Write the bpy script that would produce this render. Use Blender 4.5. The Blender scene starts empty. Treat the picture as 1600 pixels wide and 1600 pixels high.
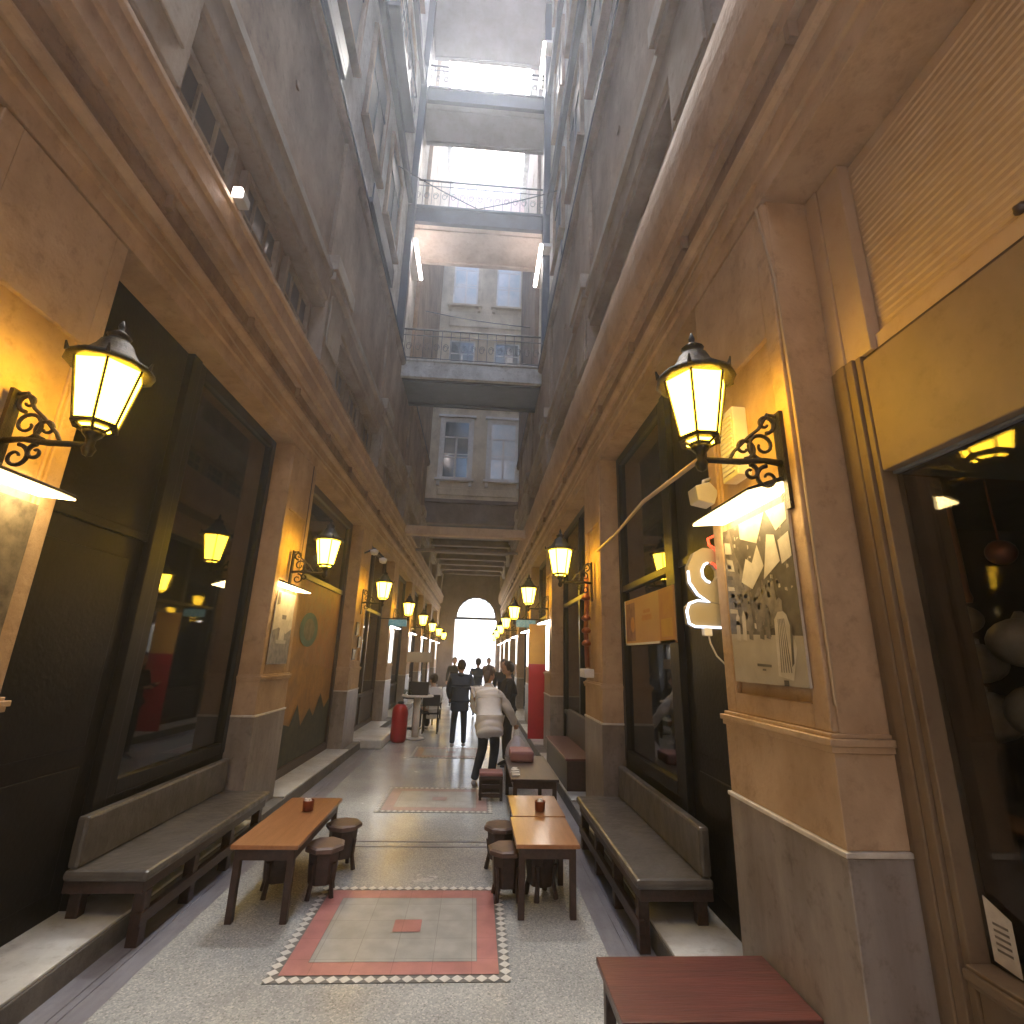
import bpy, bmesh, math, random
from mathutils import Vector, Matrix
random.seed(7)
S = bpy.context.scene
COL = S.collection
PI = math.pi
R = math.radians
# ------------------------------------------------------------------ camera
cam = bpy.data.cameras.new('camera')
cam.lens = 17.82; cam.sensor_width = 36; cam.clip_start = 0.02; cam.clip_end = 2000
co = bpy.data.objects.new('camera', cam); COL.objects.link(co)
AX = (0.99722638, 0.04561603, 0.05881098); AY = (-0.06906489, 0.27262455, 0.95963842); AZ = (0.02774158, -0.96103852, 0.27501886)
co.matrix_world = Matrix(((AX[0], -AX[1], -AX[2], 0), (AY[0], -AY[1], -AY[2], 0), (AZ[0], -AZ[1], -AZ[2], 1.75), (0, 0, 0, 1)))
S.camera = co
# ------------------------------------------------------------------ sky, sun, exposure
W = bpy.data.worlds.new('World'); S.world = W; W.use_nodes = True
nt = W.node_tree
bg = nt.nodes['Background']
sky = nt.nodes.new('ShaderNodeTexSky'); sky.sky_type = 'NISHITA'; sky.sun_disc = False
SUN_EL, SUN_AZ = R(60), R(2)
sky.sun_elevation = SUN_EL; sky.sun_rotation = SUN_AZ; sky.dust_density = 4; sky.air_density = 1.0
nt.links.new(sky.outputs[0], bg.inputs[0]); bg.inputs[1].default_value = 0.15
sl = bpy.data.lights.new('sun', 'SUN'); sl.energy = 1.5; sl.angle = R(12); sl.color = (1, .97, .92)
so = bpy.data.objects.new('sun', sl); COL.objects.link(so)
d = Vector((math.sin(SUN_AZ) * math.cos(SUN_EL), math.cos(SUN_AZ) * math.cos(SUN_EL), math.sin(SUN_EL)))
so.rotation_euler = (-d).to_track_quat('-Z', 'Y').to_euler(); so.location = (0, 10, 60)
S.view_settings.view_transform = 'Standard'; S.view_settings.look = 'None'
S.view_settings.exposure = 3.38; S.view_settings.gamma = 1
S.render.engine = 'CYCLES'
S.cycles.max_bounces = 8; S.cycles.diffuse_bounces = 5; S.cycles.glossy_bounces = 3

# ------------------------------------------------------------------ helpers
def tag(o, label=None, cat=None, group=None, kind=None):
    if label: o['label'] = label
    if cat: o['category'] = cat
    if group: o['group'] = group
    if kind: o['kind'] = kind
    return o

def empty(name, loc, label=None, cat=None, group=None, rz=0, parent=None):
    o = bpy.data.objects.new(name, None); COL.objects.link(o)
    o.location = loc; o.rotation_euler = (0, 0, rz); o.empty_display_size = .1
    if parent: o.parent = parent
    return tag(o, label, cat, group)

class MB:
    """collects shapes and links them as one mesh object"""
    def __init__(s): s.v = []; s.f = []; s.m = []; s.sm = []
    def add(s, vs, fs, mi=0, smooth=False):
        n = len(s.v); s.v += [tuple(v) for v in vs]
        for f in fs: s.f.append(tuple(i + n for i in f)); s.m.append(mi); s.sm.append(smooth)
    def box(s, x0, y0, z0, x1, y1, z1, mi=0, rz=0):
        if x0 > x1: x0, x1 = x1, x0
        if y0 > y1: y0, y1 = y1, y0
        if z0 > z1: z0, z1 = z1, z0
        vs = [(x0, y0, z0), (x1, y0, z0), (x1, y1, z0), (x0, y1, z0), (x0, y0, z1), (x1, y0, z1), (x1, y1, z1), (x0, y1, z1)]
        if rz:
            cx, cy = (x0 + x1) / 2, (y0 + y1) / 2; c, q = math.cos(rz), math.sin(rz)
            vs = [(cx + (x - cx) * c - (y - cy) * q, cy + (x - cx) * q + (y - cy) * c, z) for x, y, z in vs]
        s.add(vs, [(0, 3, 2, 1), (4, 5, 6, 7), (0, 1, 5, 4), (1, 2, 6, 5), (2, 3, 7, 6), (3, 0, 4, 7)], mi)
        return s
    def quad(s, a, b, c, d, mi=0): s.add([a, b, c, d], [(0, 1, 2, 3)], mi); return s
    def tube(s, pts, r, n=8, mi=0, caps=True):
        pts = [Vector(p) for p in pts]; rs = r if isinstance(r, (list, tuple)) else [r] * len(pts)
        vs = []; fs = []; prev = None
        for i, p in enumerate(pts):
            t = (pts[min(i + 1, len(pts) - 1)] - pts[max(i - 1, 0)]).normalized()
            if prev is None:
                u = t.cross(Vector((0, 0, 1)))
                if u.length < .1: u = t.cross(Vector((1, 0, 0)))
            else: u = prev - t * prev.dot(t)
            u.normalize(); prev = u; w = t.cross(u)
            for k in range(n):
                a = 2 * PI * k / n; vs.append(p + (u * math.cos(a) + w * math.sin(a)) * rs[i])
        for i in range(len(pts) - 1):
            for k in range(n): fs.append((i * n + k, i * n + (k + 1) % n, (i + 1) * n + (k + 1) % n, (i + 1) * n + k))
        if caps: fs += [tuple(range(n))[::-1], tuple((len(pts) - 1) * n + k for k in range(n))]
        s.add(vs, fs, mi, n > 6); return s
    def lathe(s, prof, n=20, c=(0, 0, 0), mi=0, smooth=True, ph=0, ax=1, ay=1):
        vs = []; fs = []
        for r, z in prof:
            for k in range(n):
                a = 2 * PI * k / n + ph; vs.append((c[0] + r * ax * math.cos(a), c[1] + r * ay * math.sin(a), c[2] + z))
        m = len(prof)
        for i in range(m - 1):
            for k in range(n): fs.append((i * n + k, i * n + (k + 1) % n, (i + 1) * n + (k + 1) % n, (i + 1) * n + k))
        fs += [tuple(range(n))[::-1], tuple((m - 1) * n + k for k in range(n))]
        s.add(vs, fs, mi, smooth); return s
    def ext(s, prof, y0, y1, mi=0):
        """profile of (x,z) points swept along y"""
        n = len(prof)
        vs = [(x, y0, z) for x, z in prof] + [(x, y1, z) for x, z in prof]
        fs = [(i, (i + 1) % n, n + (i + 1) % n, n + i) for i in range(n)] + [tuple(range(n))[::-1], tuple(range(n, 2 * n))]
        s.add(vs, fs, mi); return s
    def prism(s, pts, d, mi=0):
        """closed 3D outline pushed by the vector d"""
        n = len(pts); d = Vector(d)
        vs = [Vector(p) for p in pts] + [Vector(p) + d for p in pts]
        fs = [(i, (i + 1) % n, n + (i + 1) % n, n + i) for i in range(n)] + [tuple(range(n))[::-1], tuple(range(n, 2 * n))]
        s.add(vs, fs, mi); return s
    def build(s, name, mats, parent=None, bevel=0, loc=None, fix=True):
        me = bpy.data.meshes.new(name); me.from_pydata(s.v, [], s.f)
        if not isinstance(mats, (list, tuple)): mats = [mats]
        for m in mats: me.materials.append(m)
        for p, mi, sm in zip(me.polygons, s.m, s.sm): p.material_index = mi; p.use_smooth = sm
        if fix:
            bm = bmesh.new(); bm.from_mesh(me); bmesh.ops.recalc_face_normals(bm, faces=bm.faces); bm.to_mesh(me); bm.free()
        o = bpy.data.objects.new(name, me); COL.objects.link(o)
        if loc: o.location = loc
        if parent: o.parent = parent
        if bevel:
            b = o.modifiers.new('bevel', 'BEVEL'); b.width = bevel; b.segments = 2; b.limit_method = 'ANGLE'; b.angle_limit = R(40)
        return o

def kids(o): return [c for c in bpy.data.objects if c.parent == o]
def copy_tree(o, parent=None, loc=None, rz=None):
    c = o.copy(); COL.objects.link(c); c.parent = parent
    if loc is not None: c.location = loc
    if rz is not None: c.rotation_euler = (0, 0, rz)
    for k in kids(o): copy_tree(k, c)
    return c

# ------------------------------------------------------------------ materials
def mat(name, col, rough=.7, metal=0, c2=None, scale=4, detail=6, bump=0, bscale=None, emit=None, estr=0, stretch=None, spec=.5, fac=(.35, .65), dirt=0, coat=0):
    m = bpy.data.materials.new(name); m.use_nodes = True; t = m.node_tree; n = t.nodes; b = n['Principled BSDF']
    b.inputs['Base Color'].default_value = (*col, 1); b.inputs['Roughness'].default_value = rough; b.inputs['Metallic'].default_value = metal
    b.inputs['Specular IOR Level'].default_value = spec
    if coat: b.inputs['Coat Weight'].default_value = coat; b.inputs['Coat Roughness'].default_value = .15
    tc = n.new('ShaderNodeTexCoord'); src = tc.outputs['Object']
    if stretch:
        mp = n.new('ShaderNodeMapping'); mp.inputs['Scale'].default_value = stretch; t.links.new(src, mp.inputs[0]); src = mp.outputs[0]
    last = None
    if c2:
        no = n.new('ShaderNodeTexNoise'); no.inputs['Scale'].default_value = scale; no.inputs['Detail'].default_value = detail; no.inputs['Roughness'].default_value = .6
        t.links.new(src, no.inputs['Vector'])
        cr = n.new('ShaderNodeValToRGB'); cr.color_ramp.elements[0].position = fac[0]; cr.color_ramp.elements[1].position = fac[1]
        cr.color_ramp.elements[0].color = (*col, 1); cr.color_ramp.elements[1].color = (*c2, 1)
        t.links.new(no.outputs['Fac'], cr.inputs[0]); last = cr.outputs[0]
    if dirt:
        no = n.new('ShaderNodeTexNoise'); no.inputs['Scale'].default_value = 1.3; no.inputs['Detail'].default_value = 12; no.inputs['Roughness'].default_value = .68
        mp = n.new('ShaderNodeMapping'); mp.inputs['Scale'].default_value = (1.1, 1.1, .7); t.links.new(tc.outputs['Object'], mp.inputs[0]); t.links.new(mp.outputs[0], no.inputs['Vector'])
        cr = n.new('ShaderNodeValToRGB'); cr.color_ramp.elements[0].position = .36; cr.color_ramp.elements[1].position = .58
        k = 1 - dirt; cr.color_ramp.elements[0].color = (k, k * .95, k * .9, 1); cr.color_ramp.elements[1].color = (1, 1, 1, 1)
        t.links.new(no.outputs['Fac'], cr.inputs[0])
        mx = n.new('ShaderNodeMix'); mx.data_type = 'RGBA'; mx.blend_type = 'MULTIPLY'; mx.inputs[0].default_value = 1
        if last: t.links.new(last, mx.inputs[6])
        else: mx.inputs[6].default_value = (*col, 1)
        t.links.new(cr.outputs[0], mx.inputs[7]); last = mx.outputs[2]
        n2 = n.new('ShaderNodeTexNoise'); n2.inputs['Scale'].default_value = 11; n2.inputs['Detail'].default_value = 10; n2.inputs['Roughness'].default_value = .75; t.links.new(tc.outputs['Object'], n2.inputs['Vector'])
        c3 = n.new('ShaderNodeValToRGB'); c3.color_ramp.elements[0].position = .33; c3.color_ramp.elements[1].position = .47; k = 1 - dirt * .9; c3.color_ramp.elements[0].color = (k, k * .96, k * .92, 1); c3.color_ramp.elements[1].color = (1, 1, 1, 1)
        t.links.new(n2.outputs['Fac'], c3.inputs[0])
        m3 = n.new('ShaderNodeMix'); m3.data_type = 'RGBA'; m3.blend_type = 'MULTIPLY'; m3.inputs[0].default_value = 1
        t.links.new(last, m3.inputs[6]); t.links.new(c3.outputs[0], m3.inputs[7]); last = m3.outputs[2]
    if last: t.links.new(last, b.inputs['Base Color'])
    if bump:
        nb = n.new('ShaderNodeTexNoise'); nb.inputs['Scale'].default_value = bscale or scale * 4; nb.inputs['Detail'].default_value = 5
        t.links.new(src, nb.inputs['Vector'])
        bp = n.new('ShaderNodeBump'); bp.inputs['Strength'].default_value = bump; bp.inputs['Distance'].default_value = .02
        t.links.new(nb.outputs['Fac'], bp.inputs['Height']); t.links.new(bp.outputs[0], b.inputs['Normal'])
    if emit:
        b.inputs['Emission Color'].default_value = (*emit, 1); b.inputs['Emission Strength'].default_value = estr
    return m

M = {}
M['ochre'] = mat('ochre_plaster', (.50, .345, .205), .75, c2=(.43, .285, .16), scale=2.5, bump=.35, bscale=22, dirt=.27)
M['ochre2'] = mat('ochre_trim', (.52, .37, .23), .7, c2=(.45, .31, .185), scale=3, bump=.3, bscale=25, dirt=.24)
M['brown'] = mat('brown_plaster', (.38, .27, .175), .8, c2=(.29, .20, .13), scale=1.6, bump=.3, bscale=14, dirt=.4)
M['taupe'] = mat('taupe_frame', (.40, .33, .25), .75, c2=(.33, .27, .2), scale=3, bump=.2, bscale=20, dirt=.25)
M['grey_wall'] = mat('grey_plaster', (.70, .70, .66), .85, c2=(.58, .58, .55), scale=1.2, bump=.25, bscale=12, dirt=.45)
M['pale_wall'] = mat('pale_plaster', (.74, .66, .50), .85, c2=(.66, .58, .45), scale=1.4, bump=.2, bscale=12, dirt=.3)
M['pink_wall'] = mat('pink_plaster', (.62, .36, .35), .85, c2=(.55, .32, .3), scale=2, dirt=.2)
M['plinth'] = mat('grey_marble', (.33, .29, .255), .42, c2=(.25, .215, .19), scale=1.5, stretch=(6, 6, .8), detail=8, dirt=.38, bump=.05)
M['lip'] = mat('white_lip', (.66, .62, .54), .4, c2=(.52, .47, .4), scale=14, bump=.2)
M['white_marble'] = mat('white_marble', (.66, .67, .65), .35, c2=(.52, .54, .53), scale=3.5, detail=9, dirt=.3, bump=.05)
M['kerb'] = mat('kerb_stone', (.19, .185, .175), .6, c2=(.13, .125, .12), scale=5, bump=.3, dirt=.3)
M['band'] = mat('bluish_marble_band', (.28, .29, .33), .3, c2=(.2, .205, .24), scale=2.5, stretch=(5, 1, 1), detail=8, dirt=.2)
M['black_wood'] = mat('black_paint', (.010, .009, .008), .38, c2=(.016, .013, .011), scale=8, bump=.1, spec=.22)
M['dark_wood'] = mat('dark_wood', (.06, .034, .026), .42, c2=(.035, .02, .016), scale=3, stretch=(10, 1, 10), bump=.15)
M['orange_wood'] = mat('varnished_orange_wood', (.38, .175, .075), .32, c2=(.30, .13, .05), scale=2.5, stretch=(14, 1.2, 14), bump=.05, coat=.3)
M['red_wood'] = mat('red_brown_wood', (.12, .04, .032), .36, c2=(.09, .018, .015), scale=2.5, stretch=(1.2, 16, 14), bump=.12, coat=.2)
M['cushion'] = mat('grey_leatherette', (.12, .112, .105), .33, c2=(.075, .07, .065), scale=5, bump=.9, bscale=6)
M['seat_wood'] = mat('worn_seat_wood', (.17, .11, .09), .45, c2=(.10, .065, .055), scale=6)
M['iron'] = mat('black_iron', (.02, .017, .014), .45, metal=.6, c2=(.035, .027, .02), scale=30, bump=.3)
M['lampglass'] = mat('lit_amber_glass', (.9, .75, .45), .4, emit=(1, .56, .030), estr=3.4)
M['tube'] = mat('lit_tube', (.9, .9, .9), .4, emit=(1, .84, .8), estr=3)
M['pictube'] = mat('lit_picture_lamp', (.9, .9, .8), .4, emit=(1, .72, .3), estr=2.4)
M['pictube_cool'] = mat('lit_picture_lamp_cool', (.9, .9, .9), .4, emit=(1, .93, .85), estr=2.4)
M['lightbox'] = mat('lit_poster', (.8, .78, .74), .5, c2=(.5, .46, .42), scale=5, emit=(1, .95, .88), estr=.3)
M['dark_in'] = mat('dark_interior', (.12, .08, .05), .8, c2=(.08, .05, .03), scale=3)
M['white_plastic'] = mat('white_plastic', (.72, .70, .66), .4, c2=(.62, .6, .56), scale=9)
M['grey_plastic'] = mat('grey_plastic', (.42, .41, .40), .4)
M['steel'] = mat('steel_beam', (.035, .045, .075), .5, c2=(.025, .03, .05), scale=3, bump=.15, dirt=.3)
M['soffit'] = mat('cream_soffit', (.60, .53, .46), .8, c2=(.54, .48, .42), scale=1.5, dirt=.25)
M['greysoffit'] = mat('grey_soffit', (.42, .43, .45), .8, c2=(.36, .37, .39), scale=1.5, dirt=.2)
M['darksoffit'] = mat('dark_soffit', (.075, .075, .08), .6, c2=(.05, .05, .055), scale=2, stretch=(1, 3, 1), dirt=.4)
M['rail'] = mat('iron_rail', (.05, .055, .065), .5, metal=.3)
M['frame_white'] = mat('white_window_frame', (.82, .82, .80), .5, c2=(.72, .72, .70), scale=8, dirt=.15)
M['pane'] = mat('window_pane', (.06, .075, .085), .12, c2=(.12, .15, .16), scale=1.1, spec=.8)
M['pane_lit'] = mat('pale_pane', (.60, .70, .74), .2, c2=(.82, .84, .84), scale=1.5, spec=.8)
M['darkpane'] = mat('dark_pane', (.025, .028, .038), .45, c2=(.045, .045, .055), scale=1.2, spec=.25)
M['lattice_pane'] = mat('dusty_pane', (.13, .115, .10), .3, c2=(.085, .07, .06), scale=2)
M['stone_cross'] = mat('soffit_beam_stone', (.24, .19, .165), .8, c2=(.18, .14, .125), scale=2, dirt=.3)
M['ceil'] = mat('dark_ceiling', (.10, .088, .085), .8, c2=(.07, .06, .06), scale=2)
M['red_paint'] = mat('red_paint', (.45, .02, .025), .35, c2=(.36, .015, .02), scale=4)
M['yellow_paint'] = mat('yellow_paint', (.62, .36, .07), .6, c2=(.52, .29, .05), scale=3)
M['teal'] = mat('teal_paint', (.10, .20, .17), .6, c2=(.05, .11, .10), scale=3)
M['teal_lit'] = mat('lit_teal_sign', (.12, .26, .30), .4, c2=(.3, .42, .44), scale=22, emit=(.15, .6, .7), estr=.02)
M['beige'] = mat('beige_board', (.46, .42, .34), .6, c2=(.4, .36, .3), scale=3)
M['copper'] = mat('copper_tin', (.34, .11, .05), .35, metal=.5, c2=(.22, .07, .035), scale=12)
M['sugar'] = mat('white_sugar', (.85, .85, .83), .6, bump=.5, bscale=90)
M['cable'] = mat('white_cable', (.55, .5, .42), .5)
M['wire_tan'] = mat('tan_conduit', (.40, .29, .17), .5)
M['skin'] = mat('skin', (.48, .29, .21), .5)
M['skin'].node_tree.nodes['Principled BSDF'].inputs['Subsurface Weight'].default_value = .1
M['hair_dark'] = mat('dark_hair', (.035, .025, .02), .5, c2=(.06, .04, .03), scale=30, stretch=(6, 6, 1), bump=.6)
M['hair_brown'] = mat('brown_hair', (.09, .065, .055), .5, c2=(.16, .12, .1), scale=25, stretch=(6, 6, 1), bump=.6)
M['navy'] = mat('navy_cloth', (.035, .055, .095), .8, c2=(.025, .04, .07), scale=7, bump=.5, bscale=9)
M['jeans'] = mat('dark_jeans', (.03, .045, .075), .85, c2=(.02, .03, .05), scale=12, bump=.3)
M['blackcloth'] = mat('black_cloth', (.02, .02, .024), .85, c2=(.03, .03, .035), scale=9, bump=.4)
M['puffer'] = mat('white_puffer', (.74, .76, .77), .5, c2=(.66, .68, .70), scale=6, bump=.2)
M['shoe'] = mat('grey_shoe', (.35, .34, .34), .6)
M['pink'] = mat('dusty_pink_cloth', (.33, .17, .165), .8, c2=(.27, .13, .13), scale=6, bump=.3)
M['bag'] = mat('white_bag', (.66, .64, .67), .45, c2=(.55, .53, .57), scale=5, bump=.7, bscale=9)
M['print_dark'] = mat('print_dark', (.045, .034, .024), .45, c2=(.10, .08, .06), scale=9)
M['print_mid'] = mat('print_mid', (.20, .165, .125), .45, c2=(.07, .055, .042), scale=14, detail=9)
M['print_light'] = mat('print_light', (.50, .44, .35), .45, c2=(.36, .31, .24), scale=9)
M['print_pale'] = mat('print_pale', (.36, .31, .24), .45, c2=(.28, .24, .18), scale=5)
M['menu'] = mat('menu_amber', (.52, .29, .11), .5, c2=(.46, .25, .10), scale=2)
M['menu2'] = mat('menu_orange', (.42, .16, .045), .5, c2=(.5, .24, .05), scale=6)
M['menu3'] = mat('menu_maroon', (.14, .05, .045), .5, c2=(.28, .13, .11), scale=9)
M['neon_face'] = mat('cream_acrylic', (.27, .215, .12), .45, emit=(.6, .45, .25), estr=.008)
M['neon_rim'] = mat('cool_neon_rim', (.8, .85, .9), .4, emit=(.62, .76, 1), estr=.35)
M['neon_red'] = mat('red_neon_rim', (.8, .1, .05), .4, emit=(1, .04, .015), estr=.28)
M['paper'] = mat('paper_tag', (.55, .5, .42), .7, c2=(.45, .4, .33), scale=30)
M['awning'] = mat('blue_grey_soffit', (.12, .13, .15), .7, c2=(.16, .17, .19), scale=1.5)
M['garlic'] = mat('pale_bulb_shell', (.60, .54, .46), .45, c2=(.30, .25, .19), scale=4)
M['amber'] = mat('amber_column', (.35, .13, .04), .35)
M['flame'] = mat('lit_bulb', (1, .7, .2), .4, emit=(1, .6, .12), estr=.7)
M['greenplant'] = mat('leaf_green', (.06, .10, .045), .6, c2=(.10, .14, .06), scale=9)

# glass: dark tinted, mirror-like at grazing angles
def glass_mat(name, tint, k=1.5):
    m = bpy.data.materials.new(name); m.use_nodes = True; t = m.node_tree; n = t.nodes; n.clear()
    o = n.new('ShaderNodeOutputMaterial'); mx = n.new('ShaderNodeMixShader'); tr = n.new('ShaderNodeBsdfTransparent'); g = n.new('ShaderNodeBsdfGlossy'); f = n.new('ShaderNodeFresnel')
    tr.inputs[0].default_value = (*tint, 1); g.inputs['Roughness'].default_value = .03; f.inputs[0].default_value = k
    t.links.new(f.outputs[0], mx.inputs[0]); t.links.new(tr.outputs[0], mx.inputs[1]); t.links.new(g.outputs[0], mx.inputs[2]); t.links.new(mx.outputs[0], o.inputs[0])
    return m
M['glass'] = glass_mat('shop_glass', (.65, .6, .5), 2.5)
M['glass_clear'] = glass_mat('display_glass', (.9, .88, .84), 1.3)

# terrazzo
def terrazzo():
    m = bpy.data.materials.new('terrazzo'); m.use_nodes = True; t = m.node_tree; n = t.nodes; b = n['Principled BSDF']; L = t.links
    tc = n.new('ShaderNodeTexCoord')
    v = n.new('ShaderNodeTexVoronoi'); v.inputs['Scale'].default_value = 110; L.new(tc.outputs['Object'], v.inputs['Vector'])
    wn = n.new('ShaderNodeSeparateColor'); L.new(v.outputs['Color'], wn.inputs[0])
    cr = n.new('ShaderNodeValToRGB'); e = cr.color_ramp; e.interpolation = 'CONSTANT'
    e.elements[0].position = 0; e.elements[0].color = (.40, .425, .42, 1); e.elements[1].position = .55; e.elements[1].color = (.50, .525, .515, 1)
    x = e.elements.new(.86); x.color = (.30, .32, .31, 1); x = e.elements.new(.94); x.color = (.62, .63, .61, 1)
    L.new(wn.outputs[0], cr.inputs[0])
    no = n.new('ShaderNodeTexNoise'); no.inputs['Scale'].default_value = 1.4; no.inputs['Detail'].default_value = 8; L.new(tc.outputs['Object'], no.inputs['Vector'])
    c2 = n.new('ShaderNodeValToRGB'); c2.color_ramp.elements[0].position = .35; c2.color_ramp.elements[1].position = .62
    c2.color_ramp.elements[0].color = (.74, .74, .75, 1); c2.color_ramp.elements[1].color = (1, 1, 1, 1); L.new(no.outputs['Fac'], c2.inputs[0])
    mx = n.new('ShaderNodeMix'); mx.data_type = 'RGBA'; mx.blend_type = 'MULTIPLY'; mx.inputs[0].default_value = 1
    L.new(cr.outputs[0], mx.inputs[6]); L.new(c2.outputs[0], mx.inputs[7]); L.new(mx.outputs[2], b.inputs['Base Color'])
    rr = n.new('ShaderNodeMapRange'); rr.inputs[3].default_value = .22; rr.inputs[4].default_value = .30; L.new(no.outputs['Fac'], rr.inputs[0]); L.new(rr.outputs[0], b.inputs['Roughness'])
    return m
M['terrazzo'] = terrazzo()

def tiles(name, c1, c2, tile=.23, mortar=(.25, .25, .23), rough=.35):
    m = bpy.data.materials.new(name); m.use_nodes = True; t = m.node_tree; n = t.nodes; b = n['Principled BSDF']; L = t.links
    tc = n.new('ShaderNodeTexCoord'); br = n.new('ShaderNodeTexBrick'); br.offset = 0; br.inputs['Scale'].default_value = 1 / tile
    br.inputs['Brick Width'].default_value = 1; br.inputs['Row Height'].default_value = 1; br.inputs['Mortar Size'].default_value = .008; br.inputs['Bias'].default_value = 0
    br.inputs['Color1'].default_value = (*c1, 1); br.inputs['Color2'].default_value = (*c2, 1); br.inputs['Mortar'].default_value = (*mortar, 1)
    L.new(tc.outputs['Object'], br.inputs['Vector'])
    no = n.new('ShaderNodeTexNoise'); no.inputs['Scale'].default_value = 7; no.inputs['Detail'].default_value = 9; L.new(tc.outputs['Object'], no.inputs['Vector'])
    cr = n.new('ShaderNodeValToRGB'); cr.color_ramp.elements[0].position = .35; cr.color_ramp.elements[1].position = .65; cr.color_ramp.elements[0].color = (.78, .78, .78, 1)
    L.new(no.outputs['Fac'], cr.inputs[0])
    mx = n.new('ShaderNodeMix'); mx.data_type = 'RGBA'; mx.blend_type = 'MULTIPLY'; mx.inputs[0].default_value = 1
    L.new(br.outputs['Color'], mx.inputs[6]); L.new(cr.outputs[0], mx.inputs[7]); L.new(mx.outputs[2], b.inputs['Base Color']); b.inputs['Roughness'].default_value = rough
    return m
M['tile_grey'] = tiles('grey_cement_tile', (.42, .435, .42), (.35, .365, .35))
M['tile_red'] = tiles('red_cement_tile', (.52, .24, .225), (.46, .205, .195), mortar=(.34, .15, .145))
M['tile_faded'] = tiles('faded_red_cement_tile', (.40, .27, .25), (.36, .25, .235), mortar=(.34, .26, .25))
M['tile_white'] = mat('white_mosaic', (.72, .72, .68), .35, c2=(.6, .6, .56), scale=20)
M['tile_dark'] = mat('dark_mosaic', (.16, .165, .16), .4, c2=(.2, .2, .19), scale=30)

def ribbed():
    m = mat('ribbed_shutter', (.46, .34, .24), .6, c2=(.42, .31, .215), scale=2, dirt=.1)
    return m
M['rib'] = ribbed()

# ------------------------------------------------------------------ frame of the passage
XC = -.425
def PX(s, d=0): return XC + s * (1.825 - d)          # x of the pilaster plane, moved d into the passage
Y0, Y1 = -5.0, 31.0
def pil_y(s): return [c + (.17 if s > 0 and c < 3 else 0) for c in (-1.6, 2.3, 6.18, 10.1, 14.0, 17.9, 21.8, 25.7, 29.6)]
PW = .425

# ------------------------------------------------------------------ ground
tag(MB().quad((-120, -80, -.02), (120, -80, -.02), (120, 160, -.02), (-120, 160, -.02)).build('ground', mat('pale_street', (.5, .49, .46), .8, c2=(.42, .41, .39), scale=.5)), kind='structure')
tag(MB().quad((PX(-1, .15) + .3, Y0, 0), (PX(1, .2) - .3, Y0, 0), (PX(1, .2) - .3, 31.6, 0), (PX(-1, .15) + .3, 31.6, 0)).build('floor', M['terrazzo']), kind='structure')
for s, k in ((-1, .15), (1, .2)):
    xk = PX(s, k)
    b = MB()
    for (a, c) in ((0, .12), (.13, .17), (.18, .30)):
        b.box(xk - s * a, Y0, -.01, xk - s * c, 31.6, .001)
    b.box(xk, Y0, -.012, xk - s * .30, 31.6, -.004)
    tag(b.build('floor_band', M['band']), kind='structure')
    tag(MB().box(xk, Y0, -.01, PX(s, -.3), Y1, .13).build('kerb', M['kerb'], bevel=.008), kind='structure')
# crossing strips in the terrazzo between mosaics
b = MB()
for y in (5.6,):
    b.box(PX(-1, .45), y - .085, -.01, PX(1, .5), y - .05, .004)
    b.box(PX(-1, .45), y + .05, -.01, PX(1, .5), y + .085, .004)
tag(b.build('floor_strip', M['band']), kind='structure')

# mosaics
def mosaic(y0, y1, label, red):
    x0, x1 = -1.09, .29
    root = empty('floor_mosaic', (x0, y0, 0), label, 'floor mosaic', 'inlaid mosaics along the passage floor')
    w, h = x1 - x0, y1 - y0; bw = .07; rb = .125
    MB().box(.01, .01, -.01, w - .01, h - .01, .004).build('dark_ground', M['tile_dark'], root)
    d = MB()
    def dia(cx, cy, rx, ry): d.add([(cx - rx, cy, .008), (cx, cy - ry, .008), (cx + rx, cy, .008), (cx, cy + ry, .008)], [(0, 1, 2, 3)])
    nx = 20; ny = int(round(h / (w / nx)))
    for i in range(nx):
        for yy in (bw / 2, h - bw / 2): dia((i + .5) * w / nx, yy, w / nx / 2 * .97, bw / 2)
    for j in range(1, ny - 1):
        for xx in (bw / 2, w - bw / 2): dia(xx, (j + .5) * h / ny, bw / 2, h / ny / 2 * .97)
    d.build('diamond_border', M['tile_white'], root)
    r = MB()
    a = bw + .004
    for q in ((a, a, w - a, a + rb), (a, h - a - rb, w - a, h - a), (a, a + rb, a + rb, h - a - rb), (w - a - rb, a + rb, w - a, h - a - rb)):
        r.quad((q[0], q[1], .008), (q[2], q[1], .008), (q[2], q[3], .008), (q[0], q[3], .008))
    r.build('red_border', red, root)
    a += rb + .003
    MB().quad((a, a, .008), (w - a, a, .008), (w - a, h - a, .008), (a, h - a, .008)).build('tile_field', M['tile_grey'], root)
    cx, cy = w / 2 + .03, h / 2; MB().quad((cx - .09, cy - .08, .012), (cx + .09, cy - .08, .012), (cx + .09, cy + .08, .012), (cx - .09, cy + .08, .012)).build('centre_tile', red, root)
mosaic(3.43, 4.65, 'nearest floor mosaic, red border with white diamonds and a red centre tile', M['tile_red'])
mosaic(6.60, 7.74, 'second floor mosaic, lying past the two orange tables, in front of the stooping woman', M['tile_faded'])
mosaic(9.85, 10.95, 'faint third floor mosaic under the walking man in dark blue', M['tile_faded'])

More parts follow.
